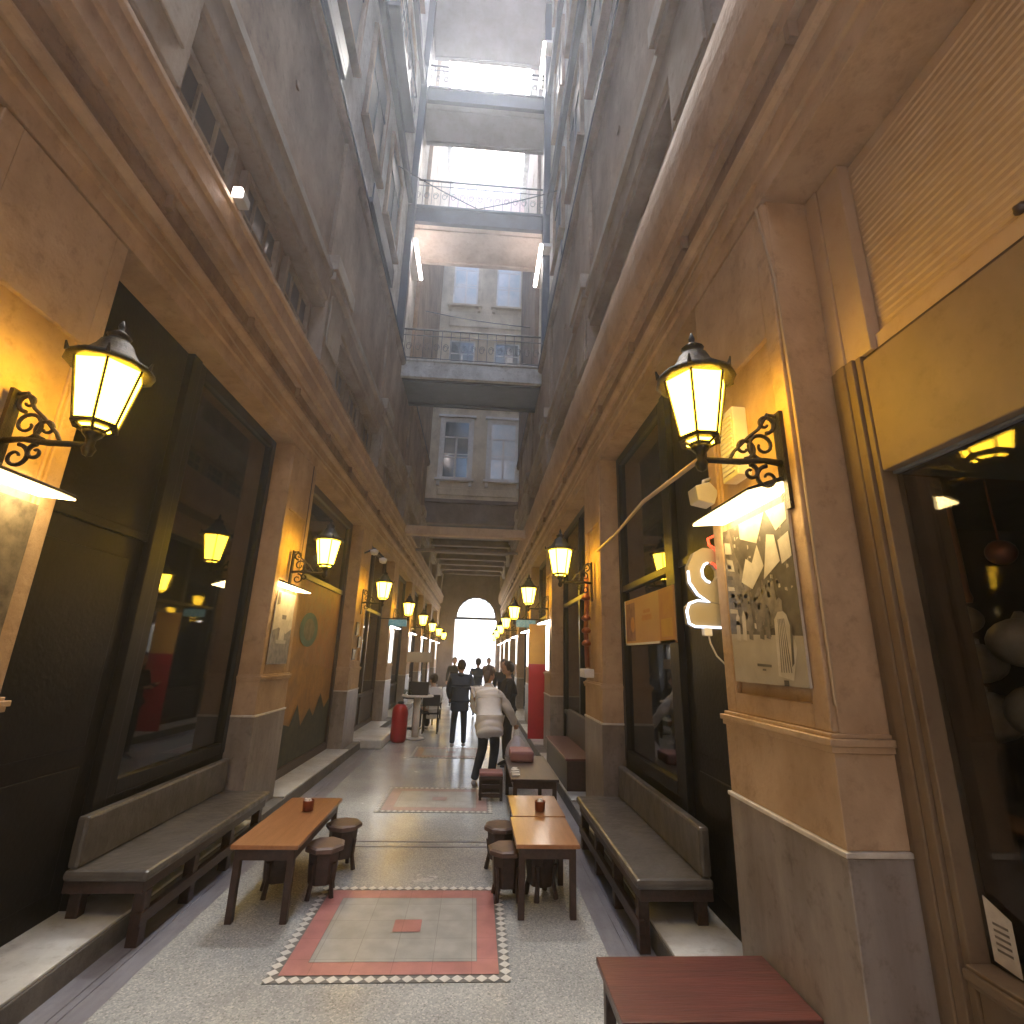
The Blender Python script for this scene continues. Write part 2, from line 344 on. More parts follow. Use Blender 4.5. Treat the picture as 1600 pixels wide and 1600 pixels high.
hz = bpy.data.materials.new('haze'); hz.use_nodes = True; hn = hz.node_tree; hn.nodes.remove(hn.nodes['Principled BSDF'])
pv = hn.nodes.new('ShaderNodeVolumePrincipled'); pv.inputs['Color'].default_value = (.82, .88, .98, 1); pv.inputs['Density'].default_value = .0075; pv.inputs['Anisotropy'].default_value = .68
hn.links.new(pv.outputs[0], hn.nodes['Material Output'].inputs['Volume'])
tag(MB().box(-125, -85, -1.02, 125, 165, 25.2).build('haze', hz), kind='stuff')

# ------------------------------------------------------------------ the two long buildings
names = {-1: 'left', 1: 'right'}
bl = {-1: 'long ochre arcade building with dark shopfronts, along the left side of the passage',
      1: 'long ochre arcade building with the ribbed shutter, along the right side of the passage'}
B = {}
for s in (-1, 1):
    r = empty('arcade_building', (PX(s, -.5), 0, 0), bl[s], 'building'); B[s] = r
def P(mb, name, m, parent, bevel=0):
    """build in world coordinates, then parent keeping place"""
    o = mb.build(name, m, None, bevel); o.parent = parent
    w = Vector((0, 0, 0)); p = parent
    while p: w += p.location; p = p.parent
    o.location = -w
    return o
def SP(mb, name, m, part, bevel=0):
    o = mb.build(name, m, None, bevel); o.parent = part; return o    # parts already share the origin offset

for s in (-1, 1):
    root = B[s]; X = lambda d, s=s: PX(s, d)
    # pilasters
    for i, yc in enumerate(pil_y(s)):
        a, c = yc - PW, yc + PW
        m = MB(); m.box(X(-.5), a, .13, X(-.03), c, 4.12)                       # core
        w = .1                                                                     # raised frame round the sunk panel
        for q in ((a, a + w, 1.5, 4.1), (c - w, c, 1.5, 4.1)): m.box(X(-.031), q[0], q[2], X(0), q[1], q[3])
        m.box(X(-.031), a + w, 1.5, X(0), c - w, 1.6); m.box(X(-.031), a + w, 3.35, X(0), c - w, 4.1)
        # inner bead of the panel
        for q in ((a + w, a + w + .02, 1.6, 3.35), (c - w - .02, c - w, 1.6, 3.35)): m.box(X(-.031), q[0], q[2], X(-.012), q[1], q[3])
        p = P(m, 'pilaster', M['ochre'], root, .006)
        SP(MB().box(X(-.5), a - .02, .13, X(.02), c + .02, 1.08), 'plinth', M['plinth'], p, .006)
        SP(MB().box(X(-.5), a - .026, 1.081, X(.027), c + .026, 1.10), 'plinth_lip', M['lip'], p, .003)
        SP(MB().box(X(-.5), a - .012, 1.101, X(.012), c + .012, 1.43), 'die', M['ochre2'], p, .004)
        q = MB(); q.box(X(-.5), a - .022, 1.431, X(.024), c + .022, 1.455); q.box(X(-.5), a - .032, 1.456, X(.034), c + .032, 1.482); q.box(X(-.5), a - .014, 1.483, X(.015), c + .014, 1.499)
        SP(q, 'moulding', M['ochre2'], p, .003)
        # mezzanine pilaster above
        m = MB(); m.box(X(-.2), a + .08, 5.35 if s < 0 else 5.6, X(.10), c - .08, 6.5); m.box(X(-.2), a + .02, 6.5, X(.17), c - .02, 6.62); m.box(X(-.2), a - .02, 6.63, X(.2), c + .02, 6.86)
        m.box(X(.10), a + .16, 5.6, X(.125), c - .16, 6.35)
        P(m, 'mezzanine_pilaster', M['taupe'], root, .008)
    # entablature
    def prof(pts): return [(X(d), z) for d, z in pts]
    P(MB().ext(prof([(-.5, 4.12), (.0, 4.12), (.0, 4.24), (.02, 4.25), (.02, 4.42), (-.5, 4.42)]), Y0, Y1), 'architrave', M['ochre'], root, .004)
    P(MB().ext(prof([(-.5, 4.421), (.04, 4.421), (.065, 4.44), (.075, 4.465), (.065, 4.49), (.04, 4.505), (-.5, 4.505)]), Y0, Y1), 'bead_moulding', M['ochre2'], root)
    P(MB().ext(prof([(-.5, 4.506), (-.02, 4.506), (-.02, 4.60), (.0, 4.61), (.0, 4.73), (-.5, 4.73)]), Y0, Y1), 'frieze', M['brown'], root)
    if s < 0:
        P(MB().ext(prof([(-.5, 4.731), (.06, 4.731), (.06, 4.775), (.13, 4.78), (.13, 4.93), (.155, 4.95), (.155, 5.10), (.18, 5.12), (.18, 5.16), (-.5, 5.22)]), Y0, Y1), 'cornice', M['ochre2'], root, .004)
        zb = 5.2
    else:
        pts = [(-.5, 4.731), (.05, 4.731), (.05, 4.80)]
        for k in range(9):
            t = k / 8 * PI; pts.append((.08 + .09 * math.sin(t), 5.15 - .36 * math.cos(t)))
        pts += [(.05, 5.53), (-.5, 5.56)]
        P(MB().ext(prof(pts), Y0, Y1), 'cornice', M['ochre2'], root)
        zb = 5.5
    # little brackets under the cornice
    y = Y0 + .1
    while y < 22:
        P(MB().box(X(-.02), y, 4.62, X(.048), y + .035, 4.728), 'bracket', M['brown'], root); y += 1.3
    # mezzanine wall, windows between the mezzanine pilasters
    P(MB().box(X(-.5), Y0, zb, X(-.12), Y1, 6.1), 'mezzanine_wall', M['brown'], root)
    ys = pil_y(s)
    for i in range(len(ys) - 1):
        a, c = ys[i] + PW - .05, ys[i + 1] - PW + .05; w = (c - a) / 3
        for k in range(3):
            if i >= 6: continue
            wa, wc = a + k * w + .1, a + (k + 1) * w - .1
            f = MB(); za, zc = zb + .06, 6.02
            f.box(X(-.13), wa, za, X(-.05), wa + .06, zc); f.box(X(-.13), wc - .06, za, X(-.05), wc, zc)
            f.box(X(-.13), wa + .06, za, X(-.05), wc - .06, za + .05); f.box(X(-.13), wa + .06, zc - .05, X(-.05), wc - .06, zc)
            ww = wc - wa
            for q in (1, 2): f.box(X(-.12), wa + ww * q / 3 - .012, za + .05, X(-.08), wa + ww * q / 3 + .012, zc - .05)
            f.box(X(-.12), wa + .06, (za + zc) / 2 - .012, X(-.079), wc - .06, (za + zc) / 2 + .012)
            fo = P(f, 'mezzanine_window', M['taupe'], root)
            SP(MB().box(X(-.121), wa + .06, za + .05, X(-.105), wc - .06, zc - .05), 'pane', M['lattice_pane'], fo)
    # band, brown wall, ledge
    P(MB().ext(prof([(-.5, 6.101), (.06, 6.101), (.06, 6.2), (.09, 6.22), (.09, 6.5), (.13, 6.55), (.13, 6.66), (-.5, 6.7)]), Y0, Y1), 'band_course', M['taupe'], root, .004)
    P(MB().box(X(-.5), Y0, 6.701, X(0), Y1, 8.93), 'upper_wall', M['brown'], root)
    for yc in ys:
        P(MB().box(X(-.01), yc - .36, 6.87, X(.05), yc + .36, 8.92), 'wall_strip', M['brown'], root, .01)
    for yc in [ys[i] + 1.95 for i in range(len(ys) - 1)]:
        m = MB(); m.lathe([(.0, 0), (.05, 0), (.05, .02), (0, .02)], 10, (0, 0, 0))
        n0 = len(m.v) - 40
        for k in range(n0, len(m.v)):
            v = m.v[k]; m.v[k] = (X(-.005) + (-s) * v[2], yc + v[0], 7.75 + v[1])
        P(m, 'iron_anchor', M['brown'], root)
    P(MB().ext(prof([(-.5, 8.931), (.05, 8.931), (.1, 8.98), (.1, 9.03), (.02, 9.06), (-.5, 9.06)]), Y0, Y1), 'ledge', M['brown'], root)
    P(MB().ext(prof([(-.5, 9.061), (.115, 9.061), (.115, 9.1), (-.5, 9.1)]), Y0, Y1), 'ledge_flashing', M['steel'], root)
    # upper storeys
    P(MB().box(X(-.5), Y0, 9.101, X(-.05), 27, 22.5), 'storey_wall', M['grey_wall'], root)
    P(MB().ext(prof([(-.6, 22.5), (.25, 22.5), (.3, 22.7), (.1, 22.8), (-.6, 22.8)]), Y0, 27), 'roof_cornice', M['grey_wall'], root)
    for fl, zf in enumerate((9.1, 13.3, 17.6)):
        yy = -3.2
        while yy < 18:
            wa, wc, za, zc = yy, yy + 1.15, zf + 1.15, zf + 3.35
            if zf == 9.1: za += .2
            if wc > 10.6 and wa < 13.0:
                yy += 1.95; continue
            f = MB()
            f.box(X(-.06), wa - .1, za - .08, X(.02), wa, zc + .1); f.box(X(-.06), wc, za - .08, X(.02), wc + .1, zc + .1)
            f.box(X(-.06), wa, zc, X(.02), wc, zc + .1); f.box(X(-.06), wa - .12, za - .14, X(.08), wc + .12, za - .081)
            fo = P(f, 'window', M['brown'], root)
            g = MB(); g.box(X(-.055), wa, za - .08, X(-.035), wc, zc)
            SP(g, 'pane', M['darkpane'], fo)
            g = MB(); mid = (wa + wc) / 2
            g.box(X(-.034), mid - .03, za - .08, X(-.01), mid + .03, zc - .6); g.box(X(-.034), wa, zc - .66, X(-.012), wc, zc - .601)
            SP(g, 'frame', M['steel'], fo)
            yy += 1.95
    P(MB().ext(prof([(-.05, 13.12), (.06, 13.12), (.09, 13.26), (-.05, 13.26)]), Y0, 10.9), 'storey_band', M['steel'], root)
    P(MB().ext(prof([(-.05, 17.42), (.06, 17.42), (.09, 17.56), (-.05, 17.56)]), Y0, 10.9), 'storey_band', M['steel'], root)
    # dark side piers where the footbridges meet the walls
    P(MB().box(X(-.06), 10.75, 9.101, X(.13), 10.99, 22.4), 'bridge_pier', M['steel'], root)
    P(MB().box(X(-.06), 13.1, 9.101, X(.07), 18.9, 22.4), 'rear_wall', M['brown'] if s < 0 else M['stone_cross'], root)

# small dark balconies on the ledge and the iron ones above
def rail_mesh(m, y0, y1, x, z, h, x2=None, step=.12, r=.008):
    m.tube([(x, y0, z + h), (x, y1, z + h)], .02, 6); m.tube([(x, y0, z + .08), (x, y1, z + .08)], .012, 6)
    n = max(2, int((y1 - y0) / step))
    for k in range(n + 1):
        y = y0 + (y1 - y0) * k / n; m.tube([(x, y, z), (x, y, z + h)], r, 5)
def balcony(s, y0, y1, z, dep, rail, label, grp=None):
    e = empty('balcony', (PX(s, -.04), y0, z), label, 'balcony', grp)
    def W(mb, nm, mm, bev=0): return P(mb, nm, mm, e, bev)
    W(MB().box(PX(s, -.045), y0, z, PX(s, dep), y1, z + .12), 'slab', M['steel'], .01)
    if rail:
        m = MB(); x = PX(s, dep - .04); rail_mesh(m, y0 + .04, y1 - .04, x, z + .12, .95)
        for y in (y0 + .04, y1 - .04):
            m.tube([(PX(s, 0), y, z + 1.07), (x, y, z + 1.07)], .02, 6)
            for k in range(1, 4): xx = PX(s, dep * k / 4); m.tube([(xx, y, z + .12), (xx, y, z + 1.05)], .008, 5)
        for k in range(int((y1 - y0) / .3)):                      # scrolls between the bars
            yy = y0 + .2 + k * .3
            m.tube([(x, yy + .09 * math.cos(a) * (1 - a / 14), z + .6 + .09 * math.sin(a) * (1 - a / 14)) for a in [j * .6 for j in range(14)]], .007, 4)
        W(m, 'railing', M['rail'])
    else:
        W(MB().box(PX(s, dep - .03), y0, z + .121, PX(s, dep), y1, z + .42), 'front_panel', M['steel'])
balcony(-1, 3.6, 5.1, 9.12, .16, False, 'dark boxy balcony over the left ledge, nearest one at the top edge')
balcony(-1, 7.0, 9.1, 9.12, .16, False, 'dark boxy balcony over the left ledge, just before the lowest footbridge')
balcony(1, 7.9, 9.8, 9.12, .12, False, 'dark boxy balcony over the right ledge beside the cream-bottomed footbridge')
balcony(-1, 6.6, 9.0, 13.3, .3, True, 'iron railed balcony high on the left wall, left of the upper footbridges')

# ------------------------------------------------------------------ shopfronts, one part of the building per bay
def shop(s, y0, y1, kind):
    root = B[s]; X = lambda d: PX(s, d)
    D = -.25                                       # plane of the shopfront
    top = 4.12
    # room behind
    m = MB(); xb = X(-3.2)
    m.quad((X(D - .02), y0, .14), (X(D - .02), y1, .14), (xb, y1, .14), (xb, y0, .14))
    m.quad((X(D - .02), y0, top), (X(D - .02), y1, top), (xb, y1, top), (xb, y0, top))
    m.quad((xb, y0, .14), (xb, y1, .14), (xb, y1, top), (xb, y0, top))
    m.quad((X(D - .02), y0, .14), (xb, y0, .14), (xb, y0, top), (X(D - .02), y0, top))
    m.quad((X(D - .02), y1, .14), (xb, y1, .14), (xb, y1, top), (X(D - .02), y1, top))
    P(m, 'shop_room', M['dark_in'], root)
    # marble threshold
    P(MB().box(X(.15 if s < 0 else .2) + s * .004, y0 + .01, .131, X(D - .4), y1 - .01, .15), 'threshold', M['white_marble'], root, .005)
    fr = MB()
    def frame(a, c, za, zc, w=.09, bars=()):
        fr.box(X(D - .05), a, za, X(D + .03), a + w, zc); fr.box(X(D - .05), c - w, za, X(D + .03), c, zc)
        fr.box(X(D - .05), a + w, za, X(D + .03), c - w, za + w); fr.box(X(D - .05), a + w, zc - w, X(D + .03), c - w, zc)
        for z in bars: fr.box(X(D - .05), a + w, z - .035, X(D + .025), c - w, z + .035)
    if kind == 'near':
        ym = y0 + 1.25
        frame(ym + .05, y1, .75, top, .1, (2.52,) if s > 0 else ())
        fr.box(X(D - .06), ym - .08, .15, X(D + .045), ym + .049, top)
        fr.box(X(D - .05), ym + .05, .15, X(D + .02), y1, .749)
        f = P(fr, 'shopfront', M['black_wood'], root, .006)
        SP(MB().box(X(D - .02), ym + .15, .85, X(D - .012), y1 - .1, top - .1), 'window_glass', M['glass'], f)
        dr = MB(); dr.box(X(D - .06), y0 + .02, .15, X(D - .01), ym - .08, 2.5); dr.box(X(D - .06), y0 + .02, 2.56, X(D - .01), ym - .08, top)
        dr.box(X(D - .01), y0 + .02, 2.5, X(D + .01), ym - .08, 2.56)
        for za, zc in ((.3, 1.0), (1.12, 2.35)): dr.box(X(D - .009), y0 + .16, za, X(D + .004), ym - .22, zc)
        dd = SP(dr, 'door', M['black_wood'], f, .005)
        SP(MB().box(X(D + .005), y0 + .13, 1.0, X(D + .05), y0 + .15, 1.25), 'door_handle', M['iron'], f)
    elif kind == 'mural':
        frame(y0, y1, .15, top, .12)
        fr.box(X(D - .05), y0 + .12, 2.75, X(D + .025), y1 - .12, 2.83)
        f = P(fr, 'shopfront', M['dark_wood'], root, .006)
        g = MB(); x = X(D - .01)
        def q(pts, mi, k=0):
            g.add([(X(D - .01 + .003 * k), y0 + .12 + u * (y1 - y0 - .24), z) for u, z in pts], [tuple(range(len(pts)))], mi)
        q([(0, .25), (1, .25), (1, 2.75), (0, 2.75)], 0, 0)
        q([(.45, 1.6), (1, 1.45), (1, 2.75), (.3, 2.75), (.35, 2.0)], 3, 1)
        q([(0, .25), (.18, .25), (.2, .7), (.14, 1.4), (.17, 2.0), (.1, 2.75), (0, 2.75)], 1, 2)
        q([(0, .25), (1, .25), (1, 1.0), (.9, .85), (.8, 1.1), (.7, .78), (.62, .92), (.5, .7), (.42, 1.02), (.33, .75), (.25, .8), (.16, .55), (0, .7)], 2, 3)
        q([(.44 + .15 * math.cos(a), 2.06 + .25 * math.sin(a)) for a in [k * PI / 12 for k in range(24)]], 1, 3)
        q([(.44 + .09 * math.cos(a), 2.06 + .16 * math.sin(a)) for a in [k * PI / 12 for k in range(24)]], 4, 4)
        SP(g, 'painted_panel', [mat('mottled_yellow', (.44, .23, .05), .6, c2=(.30, .17, .06), scale=5, detail=10, dirt=.3), M['teal'], mat('dark_green_mottle', (.06, .06, .035), .6, c2=(.02, .028, .02), scale=7), mat('mottled_orange', (.42, .19, .06), .6, c2=(.36, .22, .09), scale=6, dirt=.3), mat('greenish_grey', (.2, .2, .15), .6, c2=(.12, .12, .09), scale=8)], f)
        SP(MB().box(X(D - .03), y0 + .12, 2.83, X(D - .02), y1 - .12, top - .12), 'window_glass', M['glass'], f)
    else:
        frame(y0, y1, .15, top, .1, (.85, 2.7))
        ym = (y0 + y1) / 2
        for z0, z1 in ((.25, .81), (.89, 2.66), (2.74, 4.02)): fr.box(X(D - .05), ym - .05, z0, X(D + .03), ym + .05, z1)
        fr.box(X(D - .045), y0 + .1, .25, X(D + .0), ym - .05, .8); fr.box(X(D - .045), ym + .05, .25, X(D + .0), y1 - .1, .8)
        f = P(fr, 'shopfront', M['dark_wood' if kind == 'wood' else 'black_wood'], root, .005)
        g = MB()
        for a, c in ((y0 + .1, ym - .05), (ym + .05, y1 - .1)):
            for za, zc in ((.885, 2.665), (2.735, 4.02)): g.box(X(D - .02), a, za, X(D - .012), c, zc)
        SP(g, 'window_glass', M['glass'], f)
for s in (-1, 1):
    ys = pil_y(s)
    for i in range(len(ys) - 1):
        a, c = ys[i] + PW + .001, ys[i + 1] - PW - .001
        if i == 0 and s > 0: continue                     # the shop with the ribbed shutter
        kind = 'near' if i == 1 else ('mural' if (i == 2 and s < 0) else ('wood' if i % 2 else 'black'))
        shop(s, a, c, kind)
# end of the walls beyond the last pilaster
for s in (-1, 1):
    P(MB().box(PX(s, -.5), 30.03, 0, PX(s, 0), 31, 4.12), 'end_wall', M['ochre'], B[s])

# ------------------------------------------------------------------ near shop on the right
sr = empty('lighting_shop_front', (1.65, 0, 0), 'olive-brown panelled shop front with ribbed shutter box above its display window, at the right edge', 'shop front')
def SR(mb, nm, mm, bev=0): return P(mb, nm, mm, sr, bev)
FX = 1.65
olive = mat('olive_brown_paint', (.235, .17, .11), .65, c2=(.20, .145, .092), scale=2.5, bump=.1, dirt=.15)
olive2 = mat('olive_frame_paint', (.19, .135, .08), .6, c2=(.16, .11, .065), scale=2.5, stretch=(3, 3, .8), dirt=.2)
m = MB()                                                   # stepped jamb mouldings
for k, (ya, yc, dx) in enumerate(((2.0, 2.043, .012), (1.945, 1.999, .0), (1.90, 1.944, .006), (1.868, 1.899, .022))):
    m.box(FX - .0 + dx - .03, ya, .13, FX + .09, yc, 3.08)
jb = SR(m, 'jamb', olive2, .005)
m = MB(); m.box(FX, -2.4, 2.535, FX + .45, 1.867, 3.055)
SR(m, 'fascia', olive, .006)
m = MB(); m.box(FX + .02, -2.4, 3.056, FX + .4, 2.043, 3.078)
SR(m, 'shadow_gap', M['dark_wood'])
m = MB(); m.box(FX, -2.4, .13, FX + .45, 1.867, .78); m.box(FX - .03, -2.4, .781, FX + .45, 1.867, .84); m.box(FX - .045, -2.4, .80, FX - .031, 1.867, .83)
m.box(FX - .012, -.2, .25, FX - .001, 1.7, .7)
SR(m, 'sill_wall', olive2, .005)
rb = MB()                                                  # ribbed shutter, real ribs
rb.box(FX + .06, -2.4, 3.079, FX + .3, 1.96, 4.10)
z = 3.16
while z < 4.04:
    rb.ext([(FX + .061, z), (FX + .054, z + .008), (FX + .054, z + .018), (FX + .061, z + .026)], -2.4, 1.80); z += .036
SR(rb, 'ribbed_shutter', M['rib'])
m = MB(); m.box(FX - .01, 1.96, 3.079, FX + .3, 2.043, 4.11); m.box(FX + .0, 1.81, 3.079, FX + .059, 1.959, 4.11)
SR(m, 'shutter_guide', M['rib'], .004)
SR(MB().box(FX + .03, -2.4, 3.079, FX + .059, 1.809, 3.15), 'bottom_rail', M['rib'])
# window recess
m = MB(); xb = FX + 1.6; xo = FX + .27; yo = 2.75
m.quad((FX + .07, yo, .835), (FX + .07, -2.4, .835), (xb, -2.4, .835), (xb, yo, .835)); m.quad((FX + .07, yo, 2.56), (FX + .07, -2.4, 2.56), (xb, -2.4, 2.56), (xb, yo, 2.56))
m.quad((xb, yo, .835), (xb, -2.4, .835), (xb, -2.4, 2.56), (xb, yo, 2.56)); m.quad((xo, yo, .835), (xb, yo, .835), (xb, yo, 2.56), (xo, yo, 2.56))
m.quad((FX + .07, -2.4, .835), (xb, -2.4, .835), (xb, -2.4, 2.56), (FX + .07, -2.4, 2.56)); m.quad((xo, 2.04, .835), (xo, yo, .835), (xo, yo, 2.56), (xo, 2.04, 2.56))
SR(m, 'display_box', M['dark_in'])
SR(MB().box(FX + .04, -2.4, 2.523, FX + .9, 1.862, 2.534), 'reveal_soffit', M['awning'])
SR(MB().box(FX + .06, -2.4, .841, FX + .068, 1.866, 2.522), 'display_glass', M['glass_clear'])
SR(MB().box(FX + .093, 1.872, .841, FX + .25, 2.035, 2.521), 'window_side', M['dark_in'])
# things in the display
def ball(m, c, r, az=1, n=14, mi=0):
    m.lathe([(r * math.sin(a) + .0005, r * az * -math.cos(a)) for a in [PI * k / 9 for k in range(10)]], n, c, mi)
for k, (y, z, r, lab) in enumerate(((2.12, 1.96, .085, 'small upper'), (2.09, 1.78, .11, 'middle'), (2.10, 1.57, .135, 'large lower'))):
    m = MB(); ball(m, (0, 0, 0), r, .75); m.lathe([(.03, r * .7), (.03, r * .7 + .02), (.012, r * .7 + .03)], 10)
    tag(m.build('glass_shade', M['garlic'], loc=(2.1, y, z)), lab + ' pale round glass shade hung on the string in the right shop window', 'lamp shade', 'pale shades in the shop window')
for (y, z, r) in ((1.90, 1.86, .12), (1.86, 1.6, .14)):
    m = MB(); ball(m, (0, 0, 0), r, .8); m.lathe([(.03, r * .75), (.012, r * .75 + .03)], 10)
    tag(m.build('glass_shade', M['garlic'], loc=(2.14, y, z)), ('upper' if z > 1.8 else 'lower') + ' dim brown round shade near the right picture edge in the shop window', 'lamp shade', 'pale shades in the shop window')
m = MB(); m.lathe([(.03, 0), (.035, .02), (.028, .05), (.028, .42), (.035, .45), (.02, .47)], 14)
tag(m.build('amber_tube_lamp', M['amber'], loc=(2.1, 2.08, 2.03)), 'slim amber glass column hanging in the dark right shop window', 'lamp')
m = MB(); m.lathe([(.002, -.04), (.012, -.015), (.014, 0), (.01, .015), (.004, .02)], 10)
tag(m.build('light_bulb', M['flame'], loc=(2.04, 2.08, 2.01)), 'tiny glowing amber bulb below the amber column in the shop window', 'bulb')
m = MB(); m.lathe([(.02, 0), (.055, .03), (.06, .08), (.04, .13), (.015, .16)], 12)
tag(m.build('hanging_lantern', M['garlic'], loc=(2.1, 2.2, 2.25)), 'small frosted hanging lantern beside the left jamb in the shop window', 'lantern')
m = MB(); m.box(0, 0, 0, .25, .01, .42); tag(m.build('display_card', M['paper'], loc=(2.1, 1.95, 1.05)), 'pale upright display card under the round shades in the shop window', 'card')
m = MB(); m.box(2.05, .9, .845, 2.4, 2.35, 1.05); tag(m.build('display_step', M['dark_wood'], bevel=.01), 'dark wooden display step standing low in the right shop window', 'display stand')
m = MB(); m.lathe([(.05, 0), (.055, .01), (.02, .03), (.018, .1), (.06, .13), (.055, .2), (.0, .22)], 14)
tag(m.build('table_lamp', M['copper'], loc=(1.95, 1.98, .841)), 'small coppery table lamp low in the right shop window, near the paper tag', 'lamp')
for (y, z) in ((1.33, 2.2), (1.05, 2.1)):
    m = MB(); ball(m, (0, 0, 0), .05, 1)
    m.tube([(0, 0, .05), (0, 0, 2.5 - z)], .004, 5)
    tag(m.build('copper_pendant', M['copper'], loc=(2.05, y + .5, z)), ('left' if y > 1.2 else 'right') + ' one of two copper ball pendants, right edge of the shop window', 'pendant', 'copper pendants')
g = MB(); g.add([(1.70, 1.84, .86), (1.70, 1.755, .85), (1.70, 1.755, 1.0), (1.70, 1.84, 1.04)], [(0, 1, 2, 3)]); g.add([(1.702, 1.84, .86), (1.702, 1.755, .85), (1.702, 1.755, 1.0), (1.702, 1.84, 1.04)], [(0, 1, 2, 3)])
for k in range(5): g.box(1.6985, 1.77, .895 + k * .018, 1.6995, 1.82, .902 + k * .018, 1)
tag(g.build('paper_tag', [M['paper'], M['print_mid']]), 'white paper tag taped inside the lower left corner of the right shop window', 'paper tag')
m = MB(); m.lathe([(.0, 0), (.02, 0), (.022, .01), (.012, .02), (.006, .03)], 10)
for k in range(len(m.v)): v = m.v[k]; m.v[k] = (1.71 - v[2], 1.2 + v[0], 3.2 + v[1])
tag(m.build('shutter_lock', M['dark_wood']), 'small round dark lock on the ribbed shutter at the right edge', 'lock')

# ------------------------------------------------------------------ building across the passage
cb = empty('cross_building', (XC, 19, 6.2), 'pale stone building bridging the passage, paired white windows above a brown soffit', 'building')
def CB(mb, nm, mm, bev=0): return P(mb, nm, mm, cb, bev)
FY = 19.0
xa, xb = PX(-1, -.04), PX(1, -.04)
CB(MB().box(xa, FY, 7.6, xb, FY + 7.8, 20.9), 'wall', M['pale_wall'])
CB(MB().box(xa, FY - .02, 20.901, xb, FY + 7.8, 23.9), 'top_storey_wall', M['pink_wall'])
m = MB(); m.box(xa, FY - .25, 23.9, xb, FY + 8, 24.1); m.box(xa, FY - .15, 20.7, xb, FY - .021, 20.9)
CB(m, 'roof_cornice', M['taupe'], .01)
m = MB(); m.box(xa, FY - .05, 7.45, xb, FY + .3, 7.599); m.box(xa, FY + .02, 6.75, xb, FY + .3, 7.449); m.box(xa, FY - .04, 6.62, xb, FY + .3, 6.749)
CB(m, 'girder', M['stone_cross'], .01)
for (x0, x1) in ((-1.70, -.62), (.20, 1.28)):
    for zi, (z0, z1) in enumerate(((8.5, 10.95), (12.6, 14.7), (16.55, 19.1))):
        f = MB(); w = .07; y = FY
        f.box(x0 - .14, y - .03, z0 - .06, x0, y + .02, z1 + .12); f.box(x1, y - .03, z0 - .06, x1 + .14, y + .02, z1 + .12); f.box(x0, y - .03, z1, x1, y + .02, z1 + .12)
        f.box(x0 - .22, y - .14, z1 + .121, x1 + .22, y + .02, z1 + .22); f.box(x0 - .22, y - .16, z0 - .16, x1 + .22, y + .02, z0 - .061)
        f.box(x0 - .15, y - .08, z0 - .36, x0 - .03, y + .02, z0 - .161); f.box(x1 + .03, y - .08, z0 - .36, x1 + .15, y + .02, z0 - .161)
        if zi == 1:
            for k in range(9): f.box(x0 - .1 + k * .145, y - .1, z1 + .24, x0 - .0 + k * .145, y + .02, z1 + .4)
            f.box(x0 - .2, y - .12, z1 + .401, x1 + .2, y + .02, z1 + .47)
        wf = CB(f, 'window', M['pale_wall'] if zi != 0 else M['frame_white'], .006)
        g = MB(); g.box(x0, y - .02, z0 - .06, x0 + w, y + .01, z1); g.box(x1 - w, y - .02, z0 - .06, x1, y + .01, z1); g.box(x0 + w, y - .02, z1 - w, x1 - w, y + .01, z1); g.box(x0 + w, y - .02, z0 - .06, x1 - w, y + .01, z0 + .02)
        zt = z1 - (z1 - z0) * .3; xm = (x0 + x1) / 2
        g.box(x0 + w, y - .019, zt - .03, x1 - w, y + .01, zt + .03); g.box(xm - .04, y - .018, z0 + .02, xm + .04, y + .01, zt - .03)
        zh = (z0 + zt) / 2; g.box(x0 + w, y - .017, zh - .025, xm - .04, y + .01, zh + .025); g.box(xm + .04, y - .017, zh - .025, x1 - w, y + .01, zh + .025)
        if zi != 1: g.box(x0 + w, y - .0165, zh + .11, xm - .04, y + .01, zh + .15); g.box(xm + .04, y - .0165, zh + .11, x1 - w, y + .01, zh + .15)
        SP(g, 'frame', M['frame_white'], wf)
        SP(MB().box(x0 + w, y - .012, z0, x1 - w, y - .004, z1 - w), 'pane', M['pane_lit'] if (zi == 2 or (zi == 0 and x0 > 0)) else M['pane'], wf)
# panels between storeys
m = MB()
for za, zc in ((15.4, 16.1), (11.5, 12.2), (7.75, 8.05)): m.box(-1.8, FY - .05, za, 1.3, FY + .0, zc)
CB(m, 'spandrel', M['pale_wall'], .03)
# covered part: ceiling with beams
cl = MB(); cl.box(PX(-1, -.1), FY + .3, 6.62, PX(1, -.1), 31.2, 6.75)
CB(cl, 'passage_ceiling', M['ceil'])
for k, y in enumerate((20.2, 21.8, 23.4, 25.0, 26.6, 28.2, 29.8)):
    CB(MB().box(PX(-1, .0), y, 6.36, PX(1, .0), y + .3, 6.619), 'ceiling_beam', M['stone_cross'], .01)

rw = empty('added_rear_light_block', (XC, -5, 0), 'added unseen ochre wall behind the viewer, keeping cool daylight out of the passage', 'wall')  # added out of view to block cool daylight from the open end
m = MB(); m.box(-5, -5.6, -.01, -1.4, -5.0, 9); m.box(.6, -5.6, -.01, 4.3, -5.0, 9); m.box(-1.4, -5.6, 3.2, .6, -5.0, 9); P(m, 'wall', M['ochre'], rw)
P(MB().box(-1.4, -5.4, .0, .6, -5.3, 3.2), 'door', M['dark_wood'], rw)  # fills the opening of the added, unseen wall

